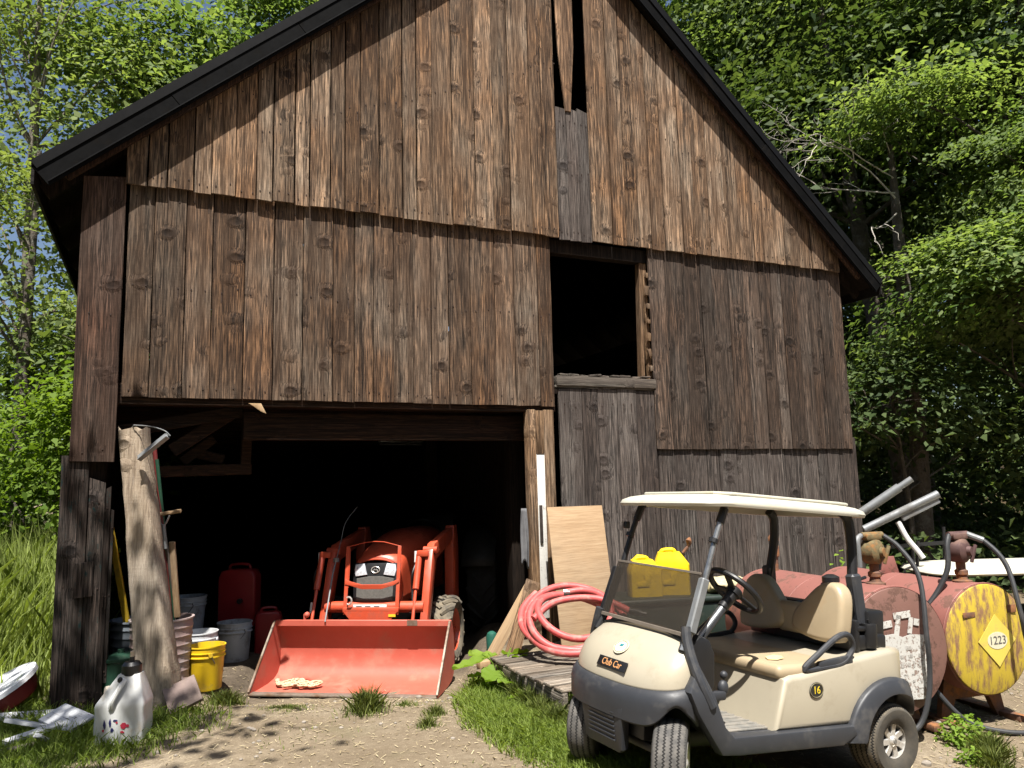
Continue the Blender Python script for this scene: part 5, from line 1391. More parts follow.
# white painted scraps, lower left
def scrap(label, x, y, z, L, w, th, rz, rx=0, ry=0, mat=None):
    mb = MB(); mb.cur = (.5, .6, random.random(), 1); mb.box((0, 0, 0), (L, w, th), bev=.005)
    o = mb.build('painted_board', mat or W_WHITEB, None, attr='bv'); o.matrix_world = MX(ground_at(x, y, z), (rx, ry, rz)); tag(o, label, 'board', 'white painted scrap boards in the grass'); return o
scrap('long white scrap board with nail holes lying under the red tub', -4.28, 6.70, .04, .75, .10, .03, .18, rx=.5)
scrap('widest white scrap board, tilted over the pile nearest the barn corner', -3.57, 6.34, .11, .42, .22, .025, -.55, .35, .1)
scrap('white scrap board slanting beneath the widest one', -3.86, 6.34, .08, .34, .15, .03, -.15, -.3, .12)
scrap('slim pointed white strip crossing the pile of scrap boards', -3.70, 6.12, .07, .38, .06, .03, .62, .3, -.18)
scrap('short white block standing at the foot of the scrap pile', -3.55, 6.02, .05, .16, .07, .03, 1.4, 0, .6)
scrap('grey underside of a scrap strip lying lowest in the pile', -3.68, 5.94, .02, .30, .05, .025, .85, .1, 0, W_GREY)
scrap('white scrap board cut off by the left edge of the photo', -4.22, 6.05, .05, .45, .14, .04, .05, -.1, .0)
tub = empty('red_tub', 'red plastic tub lying tilted with its white lid facing up, by the meadow', 'tub', MX(ground_at(-4.55, 6.98, .20), (R(18), R(-24), 0)))
mb = MB(); mb.lathe([(0, -.17), (.24, -.17), (.27, -.15), (.315, -.01), (.30, .0), (.0, .0)], 40); mb.build('tub_body', pm('faded_red_tub', (.30, .035, .03), .5, 0, .1, 6), tub)
mb = MB(); mb.lathe([(0, .012), (.27, .012), (.30, .022), (.335, .018), (.335, -.02), (.322, -.02)], 40); mb.build('lid', pm('white_lid', (.68, .69, .72), .5, 0, .05, 5, dirt=(.5, .48, .45), dirt_amt=.2), tub)

# plywood sheet, leaning boards, hose, pallet
mb = MB(); mb.cur = (.1, .6, .3, 1)
m_ply = frame((1.02, 8.62, .02), U, V((-.03, .26, 1.50)))
mb.box((-.27, .79, 0), (.70, 1.60, .014), bev=.001)
ply = mb.build('plywood_sheet', W_PLY, None, attr='bv'); ply.matrix_world = m_ply; tag(ply, 'tan plywood sheet leaning on the grey boards behind the coiled hose', 'plywood')
W_CUT = wood('wood_cut_board', (.44, .30, .17), (.39, .26, .145), (.30, .19, .10), (.40, .32, .23), .15, bumps=.25, val=.9, con=.2)
def lean_board(label, p, q, w, th, mat):
    mb = MB(); mb.cur = (.1, .6, random.random(), 1); p, q = V(p), V(q); L = (q - p).length; mb.box((0, 0, L / 2), (w, th, L), bev=.003)
    z = (q - p).normalized(); x = z.cross(V((.15, -1, .15))).normalized() * -1; y = z.cross(x); m = Matrix((x, y, z)).transposed().to_4x4(); m.translation = p
    o = mb.build('leaning_board', mat, None, attr='bv'); o.matrix_world = m; tag(o, label, 'board'); return o
lean_board('wide cut board leaning on the door post, its end on the dirt', (-.30, 8.28, .07), (.14, 8.52, .76), .125, .025, W_CUT)
lean_board('narrower brown board leaning between the wide board and the hose', (-.08, 8.20, .1), (.17, 8.46, .82), .15, .02, W_POST)
mb = MB(); mb.cur = (.1, .6, .3, 1); mb.box((0, 0, 0), (.13, .09, .07), bev=.006); o = mb.build('wood_block', W_CUT, None, attr='bv'); o.matrix_world = MX(ground_at(-.36, 8.12, .035), (0, 0, .5)); tag(o, 'short wood block at the foot of the leaning boards', 'block')
mb = MB(); mb.lathe([(0, 0), (.06, 0), (.065, .14), (.05, .18), (.02, .2), (0, .2)], 16); o = mb.build('green_bottle', pm('teal_green_plastic', (.02, .10, .07), .4)); o.matrix_world = MX(ground_at(-.30, 8.9), (0, 0, 0)); tag(o, 'small teal green bottle in the shade behind the leaning boards', 'bottle')
pal = empty('pallet', 'weathered grey wooden pallet in the grass under the red hose', 'pallet')
pa, pb_, pc, pd = V((-.02, 7.52)), V((.33, 6.18)), V((1.25, 6.62)), V((1.0, 7.95))
ux = (pc - pb_).normalized(); uy = (pa - pb_).normalized()
M_P = frame((pb_.x, pb_.y, .26), (ux.x, ux.y, 0), (uy.x, uy.y, 0)); Lp = (pa - pb_).length
for k in range(9):
    mb = MB(); mb.cur = (random.random(), random.random(), random.random(), 1)
    mb.box((.48 + random.uniform(-.02, .02), .075 + k * .155, -.012 + random.uniform(-.003, .003)), (1.0 + random.uniform(-.03, .03), .125 + random.uniform(-.012, .012), .024), bev=.004, rot=(random.uniform(-.02, .02), random.uniform(-.01, .01), random.uniform(-.015, .015)))
    mb.build('deck_board', W_PALLET, pal, M_P, attr='bv')
for x in (.02, .48, .94):
    mb = MB(); mb.cur = (.8, .5, random.random(), 1); mb.box((Lp / 2, 0, 0), (Lp, .045, .10), bev=.006)
    mb.build('stringer', W_PALLET, pal, M_P @ MX((x, 0, -.078)) @ Matrix.Rotation(PI / 2, 4, 'Z'), attr='bv')
for k in range(3):
    mb = MB(); mb.cur = (random.random(), .3, random.random(), 1); mb.box((.48, .1 + k * .58, -.14), (.98, .10, .022), bev=.004); mb.build('bottom_board', W_PALLET, pal, M_P, attr='bv')
for x, y in ((.02, .06), (.94, .06), (.02, 1.3), (.94, 1.3)):
    mb = MB(); mb.box((x, y, -.20), (.12, .14, .11), bev=.015); mb.build('support_block', M_STONE if False else W_GREY, pal, M_P, attr='bv')
# hose coil
M_REDHOSE = pm('pink_red_rubber_hose', (.47, .085, .08), .5, 0, .08, 6, dirt=(.46, .22, .18), dirt_amt=.35, dscale=8)
hz_e = empty('rubber_hose', 'thick pinkish red hose coiled on the pallet against the plywood', 'hose')
Mc = frame((.505, 7.42, .53), (1, .10, 0), (0, .86, .51)); pts = []
rrx = random.Random(9); turns = 4; K = 26
for i in range(turns * K):
    a = 2 * PI * i / K + 2.2; t = i / K
    f = (1.0, .95, .80, .70)[int(t)] * (1 - (t % 1)) + (1.0, .95, .80, .70, .64)[int(t) + 1] * (t % 1)
    cx = .03 * math.sin(t * 2.1); cyy = .05 * math.cos(t * 1.7) - .08 * (1 - f)
    pts.append(Mc @ V((cx + .49 * f * math.cos(a), cyy + .48 * f * math.sin(a), .04 + .028 * t + .035 * math.sin(a * 1.5 + t * 2))))
tail_ = [Mc @ V(p) for p in ((.10, .20, .20), (.32, .16, .20), (.46, .05, .16), (.52, -.1, .1))]
pts = spline(pts[::2] , 3)
mb = MB(); mb.tube(pts,   .0325, 12); mb.build('hose_coil', M_REDHOSE, hz_e)
mb = MB(); mb.tube(spline([Mc @ V(p) for p in ((-.38, -.06, .14), (-.20, .10, .17), (.02, .155, .18), (.25, .15, .17), (.42, .08, .15), (.53, .02, .12))], 6),   .0325, 12); mb.build('hose_end', M_REDHOSE, hz_e)
mb = MB(); e0 = Mc @ V((.53, .02, .12)); mb.tube([e0, e0 + V((.10, .0, -.02))], .034, 12); mb.tube([e0 + V((.1, 0, -.02)), e0 + V((.16, -.01, -.035))], .022, 10); mb.build('hose_coupling', M_BLACK, hz_e)
mb = MB(); e1 = pts[-1]; mb.tube([e1 + V((-.02, 0, 0)), e1 + V((.035, .0, .0))], .033, 10); mb.build('hose_clamp', M_STEEL, hz_e)

# storage chest with fuel cans and burlap behind the cart
M_CHEST = pm('dark_green_chest', (.018, .028, .022), .45, 0, .2, 5, dirt=(.05, .05, .04), dirt_amt=.3)
cst = empty('storage_chest', 'long dark green storage chest along the barn wall behind the cart', 'chest', MX((1.72, 8.22, .0), (0, 0, R(12))))
mb = MB(); mb.box((0, 0, .30), (1.65, .62, .68), bev=.04, seg=3); mb.build('chest_body', M_CHEST, cst)
mb = MB(); mb.box((0, 0, .655), (1.70, .66, .07), bev=.03, seg=3); mb.build('chest_lid', M_CHEST, cst)
M_YCAN = pm('yellow_fuel_can_plastic', (.80, .56, .012), .38, 0, .05, 5, dirt=(.62, .44, .05), dirt_amt=.25)
def jerry(label, x, y, rz, tall):
    t = empty('jerry_can', label, 'fuel can', MX((x, y, .69), (0, 0, rz)), 'yellow fuel cans on the chest')
    w, d, h = (.34, .22, .36) if not tall else (.36, .24, .42)
    def fn(c):
        k = max(0, (c.z - h * .72) / (h * .28)); return (c.x * (1 - .38 * k) - .02 * k, c.y * (1 - .25 * k), c.z)
    mb = MB()
    bm = bmesh.new(); bmesh.ops.create_cube(bm, size=1.0); bmesh.ops.subdivide_edges(bm, edges=bm.edges[:], cuts=6, use_grid_fill=True)
    for v in bm.verts: v.co = V((v.co.x * w, v.co.y * d, (v.co.z + .5) * h))
    for v in bm.verts:
        x_, y_, z_ = v.co; ex = min(1, (abs(x_) / (w / 2))); ey = min(1, abs(y_) / (d / 2)); v.co = V(fn(V((x_ * (1 - .10 * ey ** 4), y_ * (1 - .14 * ex ** 4), z_))))
    mb.addbm(bm); bm.free(); mb.build('can_body', M_YCAN, t, smooth=32)
    mb = MB(); mb.prism([(-.10, .10), (.02, .10), (.05, .22), (.0, .26), (-.03, .22), (-.02, .16), (-.10, .14)], .01, MX((0, -d / 2 + .004, 0), (PI / 2, 0, 0)), .003); mb.build('moulded_rib', M_YCAN, t)
    mb = MB(); mb.tube(spline([(-w * .28, 0, h * .93), (-w * .24, 0, h * 1.04), (w * .04, 0, h * 1.06), (w * .12, 0, h * .99)], 5), .020, 8); mb.build('handle', M_YCAN, t)
    sx = w * .30 if tall else -w * .30
    mb = MB(); mb.lathe([(.03, 0), (.032, .035), (0, .035)], 14, MX((sx, 0, h * .90), (0, .45 if tall else -.3, 0))); cap = mb.build('cap', M_BLACK, t)
    mb = MB()
    if tall: mb.tube([(sx + .01, 0, h * .95), (sx + .07, 0, h * 1.12)], .016, 8); mb.tube([(sx + .07, 0, h * 1.12), (sx + .085, 0, h * 1.2), (sx + .08, -.01, h * 1.28), (sx + .095, 0, h * 1.34)], [.014, .026, .03, .01], 8)
    else: mb.tube([(sx - .01, 0, h * .97), (sx + .04, 0, h * 1.10), (sx + .10, 0, h * 1.08)], .018, 8)
    mb.build('spout', M_RUSTY if tall else M_YCAN, cap)
jerry('squat yellow fuel can with a low yellow spout, left of its pair', 1.30, 8.06, R(4), False)
jerry('taller yellow fuel can with a black cap and raised spout, right of its pair', 1.60, 8.16, R(-6), True)
mb = MB()
def sack(u, v):
    a = 2 * PI * u; b = PI * v; n = .03 * math.sin(5 * a + 3 * b) + .02 * math.cos(9 * a - 4 * b)
    return (.24 * sgnpow(math.cos(a), .7) * math.sin(b) ** .6 + n * .5, .20 * sgnpow(math.sin(a), .7) * math.sin(b) ** .6, .075 * math.cos(b) + n * .4 * math.sin(b))
mb.grid(sack, 40, 16, cu=True); o = mb.build('burlap_sack', pm('burlap', (.48, .42, .25), .95, 0, .2, 30, bump=.8, bscale=160), None, smooth=80); o.matrix_world = MX((2.16, 8.18, .765), (0, 0, .2)); tag(o, 'flat folded burlap sack on the right end of the storage chest', 'sack')
# rag hanging at the door post, lamp under the ceiling, hinge offcut
mb = MB()
def rag(u, v):
    return (-.02 + .10 * (u - .5) * (1 - .45 * (1 - v)), .015 * math.sin(u * 9) + .02 * math.sin(v * 4 + u * 3), -.62 * v * (1 - .08 * math.sin(u * 5)))
mb.grid(rag, 14, 18); o = mb.build('work_glove_rag', pm('grey_rag', (.13, .13, .135), .95, 0, .2, 10), None, smooth=80, solid=.008); o.matrix_world = MX(B(4.50, -.035, 1.58), (0, 0, BA)); tag(o, 'grey rag hanging in the shade on the left side of the door post', 'rag')
lt = empty('ceiling_lamp', 'unlit white fluorescent lamp under the loft deep in the dark bay', 'lamp', MX(B(4.0, 3.2, 2.5), (0, 0, BA + .2)))
mb = MB(); mb.box((0, 0, .05), (.7, .10, .05), bev=.01); mb.build('housing', M_STEEL, lt)  # white lamp coloured grey, so it looks dim in the dark bay
for s in (-.035, .035):
    mb = MB(); mb.tube([(-.33, s, 0), (.33, s, 0)], .014, 8); mb.build('tube', M_STEEL, lt)
mb = MB(); mb.cur = (.1, .9, .3, 1); mb.prism([(0, 0), (.12, .0), (.17, -.10), (.12, -.08), (.05, -.03)], .02, MX(B(1.52, -.035, 2.70)) @ Matrix.Rotation(BA, 4, 'Z') @ Matrix.Rotation(PI / 2, 4, 'X'), .003); o = mb.build('broken_board', W_CUT, None, attr='bv'); tag(o, 'broken pale board end hanging under the bay boards above the hewn post', 'board')
# ------------------------------------------------------------------ plants
def leaf_mat(name, c0, c1, trans=.45, rough=.62):
    g = NT(name); at = g.n('ShaderNodeAttribute', attribute_name='lc'); sp = g.n('ShaderNodeSeparateColor'); g.set(sp.inputs[0], at.outputs[0])
    c = g.ramp(sp.outputs[0], [(0.05, c0), (0.95, c1)])
    p = g.n('ShaderNodeBsdfPrincipled', i_Base_Color=c, i_Roughness=rough); p.inputs['Specular IOR Level'].default_value = .22
    t = g.n('ShaderNodeBsdfTranslucent'); tc = g.mix(1.0, c, (1.12, 1.15, .5), 'MULTIPLY'); g.set(t.inputs[0], tc)
    m = g.n('ShaderNodeMixShader', i_0=trans); g.t.links.new(p.outputs[0], m.inputs[1]); g.t.links.new(t.outputs[0], m.inputs[2])
    g.t.links.new(m.outputs[0], g.out.inputs[0]); return g.mat
L_MAPLE = leaf_mat('maple_leaves', (.06, .105, .03), (.205, .27, .10), .52)
L_BRIGHT = leaf_mat('bright_leaves', (.08, .138, .036), (.235, .305, .115), .55)
L_PALE = leaf_mat('pale_leaves', (.10, .145, .045), (.25, .305, .105), .5)
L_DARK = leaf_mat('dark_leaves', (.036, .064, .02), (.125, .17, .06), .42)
L_SHRUB = leaf_mat('shrub_leaves', (.07, .13, .018), (.19, .28, .035), .5)
L_GRASS = leaf_mat('lawn_grass', (.13, .20, .035), (.32, .40, .095), .5)
L_MEADOW = leaf_mat('meadow_grass', (.15, .22, .045), (.35, .42, .12), .5)
L_DRY = leaf_mat('thin_grass', (.08, .12, .025), (.25, .28, .08), .35)
L_WEED = leaf_mat('weed_leaves', (.12, .21, .02), (.24, .35, .05), .45)
M_BARK = pm('grey_brown_bark', (.085, .068, .052), .95, 0, .35, 5, dirt=(.16, .15, .13), dirt_amt=.4, dscale=4, bump=.9, bscale=26, bd=.03)
M_BARKL = pm('pale_bark', (.19, .165, .13), .95, 0, .35, 5, dirt=(.10, .09, .07), dirt_amt=.45, dscale=5, bump=.8, bscale=30, bd=.02)
M_DEAD = pm('bleached_dead_wood', (.46, .42, .36), .9, 0, .2, 9)

def quads_to_obj(name, v, nper, mat, col, parent=None, smooth=False, face=None):
    """v: (n, nper, 3) polygons with nper corners"""
    n = v.shape[0]; me = bpy.data.meshes.new(name)
    me.vertices.add(n * nper); me.vertices.foreach_set('co', v.astype(np.float32).ravel())
    me.loops.add(n * nper); me.loops.foreach_set('vertex_index', np.arange(n * nper, dtype=np.int32))
    me.polygons.add(n); me.polygons.foreach_set('loop_start', np.arange(0, n * nper, nper, dtype=np.int32)); me.polygons.foreach_set('loop_total', np.full(n, nper, dtype=np.int32))
    me.materials.append(mat)
    a = me.attributes.new('lc', 'FLOAT_COLOR', 'FACE'); cc = np.ones((n, 4), np.float32); cc[:, :3] = col[:, None]; a.data.foreach_set('color', cc.ravel())
    me.update(); me.validate()
    o = bpy.data.objects.new(name, me); COL.objects.link(o)
    if parent is not None: o.parent = parent
    return o
def unit(a): return a / np.maximum(np.linalg.norm(a, axis=-1, keepdims=True), 1e-9)
def leaf_polys(c, nrm, size, width=.62):
    """folded kite leaves with a drooping tip (5 corners)"""
    n = len(c); r = unit(rng.normal(size=(n, 3))); t = unit(np.cross(nrm, r)); b = np.cross(nrm, t)
    s = size[:, None]; w = width * s * .5
    base = c - t * s * .5
    lft = c - t * s * .12 + b * w + nrm * s * .10; rgt = c - t * s * .12 - b * w + nrm * s * .10
    tip = c + t * s * .5 - nrm * s * .14
    return np.stack([base, rgt, tip, lft], 1)
def crown_leaves(center, radii, n_clump, per, leaf, spread=(.75, .28), shell=.55, cut=None, up=.7, rnd=.45):
    """flattened leafy sprays spread through an uneven crown"""
    u = unit(rng.normal(size=(n_clump, 3))); u[:, 2] = np.where(u[:, 2] < -.55, -u[:, 2], u[:, 2])
    lob = 1 + .22 * np.sin(u[:, 0] * 3.1 + center[0]) * np.cos(u[:, 1] * 2.7 + center[1]) + .16 * np.sin(u[:, 2] * 5 + center[0])
    rad = (shell + (1 - shell) * rng.random(n_clump) ** .6) * lob
    cc = np.array(center) + u * np.array(radii) * rad[:, None]
    if cut is not None: k = cut(cc); cc, u = cc[k], u[k]
    m = len(cc); cs = rng.uniform(.6, 1.35, m)
    idx = np.repeat(np.arange(m), per); g = rng.normal(size=(m * per, 3))
    out = u[idx]; hor = unit(np.stack([out[:, 0], out[:, 1], np.zeros(len(out)) ], -1) + 1e-6)
    off = g * np.array([spread[0], spread[0], spread[1]]) * cs[idx][:, None]
    dist = (off * hor).sum(1); off[:, 2] -= .28 * np.maximum(dist, 0) ** 1.3
    p = cc[idx] + off
    nr = unit(np.array([0, 0, up]) + out * .55 + rng.normal(size=p.shape) * (rnd if spread[1] > .2 else .3))
    sz = leaf * rng.choice([.55, .8, 1.0, 1.25, 1.5], len(p)) * rng.uniform(.85, 1.15, len(p))
    tone = np.clip(.5 + .26 * rng.normal(size=m)[idx] + .16 * rng.normal(size=len(p)), 0, 1)
    return leaf_polys(p, nr, sz), tone, cc
def limb(mb, p, q, r0, r1, bend=.15, seg=6, n=8):
    p, q = V(p), V(q); d = q - p; o = V((random.uniform(-1, 1), random.uniform(-1, 1), random.uniform(0, .6))) * d.length * bend
    pts = [p + d * t + o * math.sin(PI * t) + V((random.uniform(-1, 1), random.uniform(-1, 1), 0)) * r0 * .25 for t in [i / seg for i in range(seg + 1)]]
    mb.tube(pts, [r0 + (r1 - r0) * (i / seg) ** .8 for i in range(seg + 1)], n); return pts
def tree(name, label, base, height, trunk_r, crowns, leafm, leaf, bark=None, group=None, lean=(0, 0), limbs=12, split=.35, spread=(.75, .28), cut=None, cat='tree'):
    bx, by = base; z0 = hzf(bx, by) - .15
    t = empty(name, label, cat, MX((bx, by, z0)), group)
    top = V((lean[0], lean[1], height))
    mb = MB(); k = 12; pts = [V((lean[0] * s ** 1.4 + .06 * math.sin(s * 5 + bx), lean[1] * s ** 1.4 + .06 * math.cos(s * 4 + by), height * s)) for s in [i / k for i in range(k + 1)]]
    rs = [trunk_r * (1.35 if i == 0 else 1) * (1 - .82 * (i / k) ** .9) + .012 for i in range(k + 1)]
    mb.tube(pts, rs, 12); mb.build('trunk', bark or M_BARK, t, smooth=60)
    allv, allt, ccs = [], [], []
    for (c, r, nc, per) in crowns:
        cl = None
        if cut is not None: cl = lambda cc, f=cut: f(cc + np.array([bx, by, z0]))
        v, tn, cc = crown_leaves(c, r, nc, per, leaf, spread, cut=cl); allv.append(v); allt.append(tn); ccs.append(cc)
    v = np.concatenate(allv); tn = np.concatenate(allt); cc = np.concatenate(ccs)
    quads_to_obj('crown', v, 4, leafm, tn, t)
    if limbs and len(cc):
        mb = MB(); pick = rng.choice(len(cc), min(limbs, len(cc)), replace=False)
        for i in pick:
            q = V(cc[i]); h = max(height * split * .7, min(height * .92, q.z - random.uniform(.3, .25 * height)))
            s = h / height; p = pts[min(k, int(s * k))]
            rr_ = max(.02, rs[min(k, int(s * k))] * random.uniform(.3, .5)); lp = limb(mb, p, q, rr_, .012, .12, 6, 6)
            for _ in range(2):
                b = lp[random.randint(2, 5)]; limb(mb, b, b + V((random.uniform(-1, 1), random.uniform(-1, 1), random.uniform(-.2, .8))) * random.uniform(.5, 1.1), rr_ * .35, .006, .1, 3, 5)
        mb.build('limbs', bark or M_BARK, t, smooth=60)
    return t
def dirx(px, Y): return (px - 512) / 770 * Y * 1.0

GT = 'trees beyond the barn'
# left side, in the sun
tree('maple_tree', 'bright green maple rising behind the left slope of the barn roof', (-8.6, 23.0), 17, .28, [((-.4, -1.0, 11.6), (4.2, 3.0, 4.6), 170, 130), ((2.8, -1, 15), (3.4, 2.6, 3.4), 90, 130)], L_BRIGHT, .19, group=GT, limbs=16)
tree('birch_tree', 'tall pale airy tree at the far left with sky showing through', (-12.6, 19.5), 19, .22, [((.6, 0, 11.5), (3.4, 2.6, 6.8), 78, 90), ((-2.8, 1, 14), (2.4, 2, 4), 34, 90)], L_PALE, .16, bark=M_BARKL, group=GT, limbs=20, spread=(.65, .35))
tree('ash_tree', 'slim dark trunked tree standing over the meadow at the left edge', (-10.4, 16.2), 9.5, .20, [((-.8, 0, 7.2), (2.3, 2.0, 2.6), 46, 90), ((.9, .4, 5.2), (1.2, 1.2, 1.3), 20, 80)], L_PALE, .14, group=GT, limbs=10)
tree('maple_tree', 'green maple between the airy tree and the barn roof edge', (-11.6, 25.5), 16, .26, [((.4, -1, 9.0), (3.4, 2.4, 4.4), 120, 120)], L_MAPLE, .2, group=GT, limbs=10)
tree('shrub', 'bright leafy shrub at the left corner of the barn above the meadow', (-8.2, 14.6), 4.6, .06, [((.2, 0, 2.5), (1.5, 1.2, 2.3), 62, 120)], L_SHRUB, .12, group=GT, limbs=8, split=.1, spread=(.4, .25), cat='shrub')
tree('shrub', 'low bright shrub at the left picture edge behind the meadow grass', (-11.0, 14.2), 3.0, .05, [((-.4, 0, 1.7), (2.0, 1.2, 1.6), 60, 120)], L_SHRUB, .12, group=GT, limbs=8, split=.1, spread=(.4, .25), cat='shrub')
tree('shrub', 'tall yellow green shrub behind the slim dark trunk at the left', (-10.9, 18.4), 6.2, .07, [((0, 0, 3.6), (2.2, 1.4, 2.9), 84, 110)], L_BRIGHT, .14, group=GT, limbs=8, split=.1, spread=(.5, .3), cat='shrub')
# right side, a dark wood with sunlit sprays
tree('maple_tree', 'sunlit yellow green maple just right of the barn peak', (9.2, 24.0), 19, .30, [((-1.2, -2.2, 15.2), (4.4, 2.8, 4.2), 170, 200), ((-3.5, -1.5, 11.6), (2.8, 2.4, 3.0), 70, 190)], L_BRIGHT, .165, group=GT, limbs=14, spread=(.85, .15))
tree('maple_tree', 'broad maple with sunlit drooping sprays at the right edge of the photo', (10.6, 14.4), 9.5, .24, [((-1.1, -1.2, 5.2), (2.3, 1.9, 1.25), 80, 420), ((.4, -1.0, 7.4), (2.8, 2.2, 1.9), 76, 380), ((-2.7, -.7, 8.6), (1.2, 1.0, .8), 14, 300)], L_BRIGHT, .105, group=GT, limbs=16, spread=(.62, .10))
tree('maple_tree', 'tall maple filling the top right corner of the photo', (12.4, 17.0), 17, .30, [((-1.0, -1.5, 11.5), (3.8, 2.8, 4.2), 130, 300)], L_MAPLE, .14, group=GT, limbs=14, spread=(.8, .12))
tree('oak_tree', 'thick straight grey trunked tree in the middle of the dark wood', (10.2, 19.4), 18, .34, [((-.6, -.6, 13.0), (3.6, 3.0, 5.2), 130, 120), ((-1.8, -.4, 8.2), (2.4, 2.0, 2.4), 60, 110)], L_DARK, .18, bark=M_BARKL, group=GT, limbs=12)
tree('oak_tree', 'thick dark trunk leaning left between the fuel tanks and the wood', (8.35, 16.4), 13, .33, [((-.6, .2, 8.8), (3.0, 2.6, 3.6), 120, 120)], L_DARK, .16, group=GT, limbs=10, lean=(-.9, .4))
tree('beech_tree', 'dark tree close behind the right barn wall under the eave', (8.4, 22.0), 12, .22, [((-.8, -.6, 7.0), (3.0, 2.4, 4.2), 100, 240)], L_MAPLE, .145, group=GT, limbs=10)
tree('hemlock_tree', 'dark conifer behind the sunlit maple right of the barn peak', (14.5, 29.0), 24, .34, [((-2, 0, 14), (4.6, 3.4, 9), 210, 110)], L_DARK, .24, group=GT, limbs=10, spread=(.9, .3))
tree('oak_tree', 'forked dead looking trunk with mossy patches at the far right', (11.7, 16.2), 6.0, .24, [((.8, .6, 5.8), (2.2, 1.8, 1.5), 50, 110)], L_DARK, .15, bark=M_BARKL, group=GT, limbs=6, lean=(1.1, .5))
tree('sapling', 'thin understorey sapling in the dark right behind the pipes', (7.0, 14.0), 4.4, .05, [((0, 0, 3.2), (1.5, 1.3, 1.4), 45, 100)], L_DARK, .12, group=GT, limbs=6, split=.2, spread=(.45, .15))
tree('sapling', 'low leafy understorey sapling below the broad maple at the right edge', (10.0, 13.2), 3.2, .04, [((.3, 0, 2.2), (1.6, 1.1, 1.2), 40, 100)], L_DARK, .12, group=GT, limbs=6, split=.2, spread=(.45, .15))
tree('sapling', 'understorey sapling in deep shade left of the thick leaning trunk', (7.4, 18.2), 6.0, .05, [((0, 0, 3.6), (1.9, 1.4, 2.6), 70, 110)], L_DARK, .14, group=GT, limbs=6, split=.2, spread=(.5, .2))
tree('sapling', 'understorey sapling right of the thick grey trunk in the wood', (13.4, 19.0), 6.5, .05, [((0, 0, 3.8), (2.2, 1.6, 2.9), 80, 110)], L_DARK, .14, group=GT, limbs=6, split=.2, spread=(.5, .2))
# dead tree with bleached branches
dead = empty('dead_tree', 'dead tree with bleached bare branches against the dark wood', 'tree', MX((7.35, 14.2, hzf(7.35, 14.2) - .1)))
mb = MB(); mb.tube([(0, 0, 0), (.1, 0, 3), (.15, .1, 6), (.1, 0, 8.4)], [.18, .15, .12, .05], 12); mb.build('trunk', M_BARK, dead, smooth=60)
mb = MB(); rd = random.Random(12)
def twig(p, d, L, r, lev):
    pts = [p]; 
    for i in range(5):
        d = (d + V((rd.uniform(-.4, .4), rd.uniform(-.4, .4), rd.uniform(-.35, .3)))).normalized(); pts.append(pts[-1] + d * L / 5)
    mb.tube(pts, [r * (1 - .15 * i) for i in range(6)], 5)
    if lev > 0:
        for i in (2, 3, 4, 5):
            if rd.random() < .85: twig(pts[i], (d + V((rd.uniform(-1, 1), rd.uniform(-.6, .6), rd.uniform(-.8, .6)))).normalized(), L * .55, r * .55, lev - 1)
twig(V((.05, -.1, 7.3)), V((-.6, -.3, .55)), 1.9, .020, 3); twig(V((.05, -.1, 7.7)), V((-.9, -.4, .35)), 1.8, .019, 3); twig(V((.05, -.1, 7.0)), V((-.4, -.5, -.5)), 1.3, .016, 2); twig(V((.1, 0, 8.2)), V((-.25, -.3, .9)), 1.3, .014, 2); twig(V((.05, -.1, 7.4)), V((-.8, -.3, -.2)), 1.5, .018, 2)
mb.build('dead_branches', M_DEAD, dead, smooth=60)
# a tree behind the photographer whose boughs dapple the left of the yard
tree('yard_tree', 'leafy yard tree left of the viewpoint shading the lower left of the yard', (-8.5, -3.5), 11, .26, [((4.9, 6.4, 8.2), (1.15, .75, .5), 24, 60), ((-1.5, -1.5, 9.6), (2.6, 2.6, 1.8), 50, 90)], L_MAPLE, .14, limbs=10, spread=(.5, .16))

# far wood: uncountable mass of foliage behind everything
def far_mass():
    n = 120000
    x = np.where(rng.random(n) < .55, rng.uniform(4, 55, n), rng.uniform(-48, 10, n)); y = rng.uniform(32, 46, n)
    hmax = np.where(x < -2, 7.5 + 2.5 * np.sin(x * .5) + 1.5 * np.sin(x * 1.3), 22 + 4 * np.sin(x * .4))
    z = hz(x, y) + rng.random(n) ** .9 * hmax
    c = np.stack([x, y, z], -1) + rng.normal(size=(n, 3)) * .3
    nr = unit(np.array([0, -.5, .6]) + rng.normal(size=c.shape) * .5)
    o = quads_to_obj('far_woods', leaf_polys(c, nr, rng.uniform(.22, .48, n) * np.where(x > 2, 1.45, 1.0), .75), 4, L_MAPLE, np.clip(.45 + .25 * np.sin(x * .9) * np.cos(z * .8) + .15 * rng.normal(size=n), 0, 1))
    n2 = 26000; x2 = rng.uniform(-34, 34, n2); y2 = rng.uniform(-19, -12, n2); c2 = np.stack([x2, y2, hz(x2, y2) + rng.random(n2) * (15 + 3 * np.sin(x2 * .4))], -1)  # unseen foliage added behind the viewpoint, blocks low sky light from the barn
    o2 = quads_to_obj('sky_blocking_woods', leaf_polys(c2, unit(np.array([0, .4, .7]) + rng.normal(size=c2.shape) * .5), rng.uniform(.5, .95, n2), .75), 4, L_DARK, rng.random(n2)); tag(o2, 'unseen woods added behind the viewpoint to cut sky light', 'woods', kind='stuff')
    tag(o, 'far green woods closing off the view behind the trees', 'woods', kind='stuff')
far_mass()
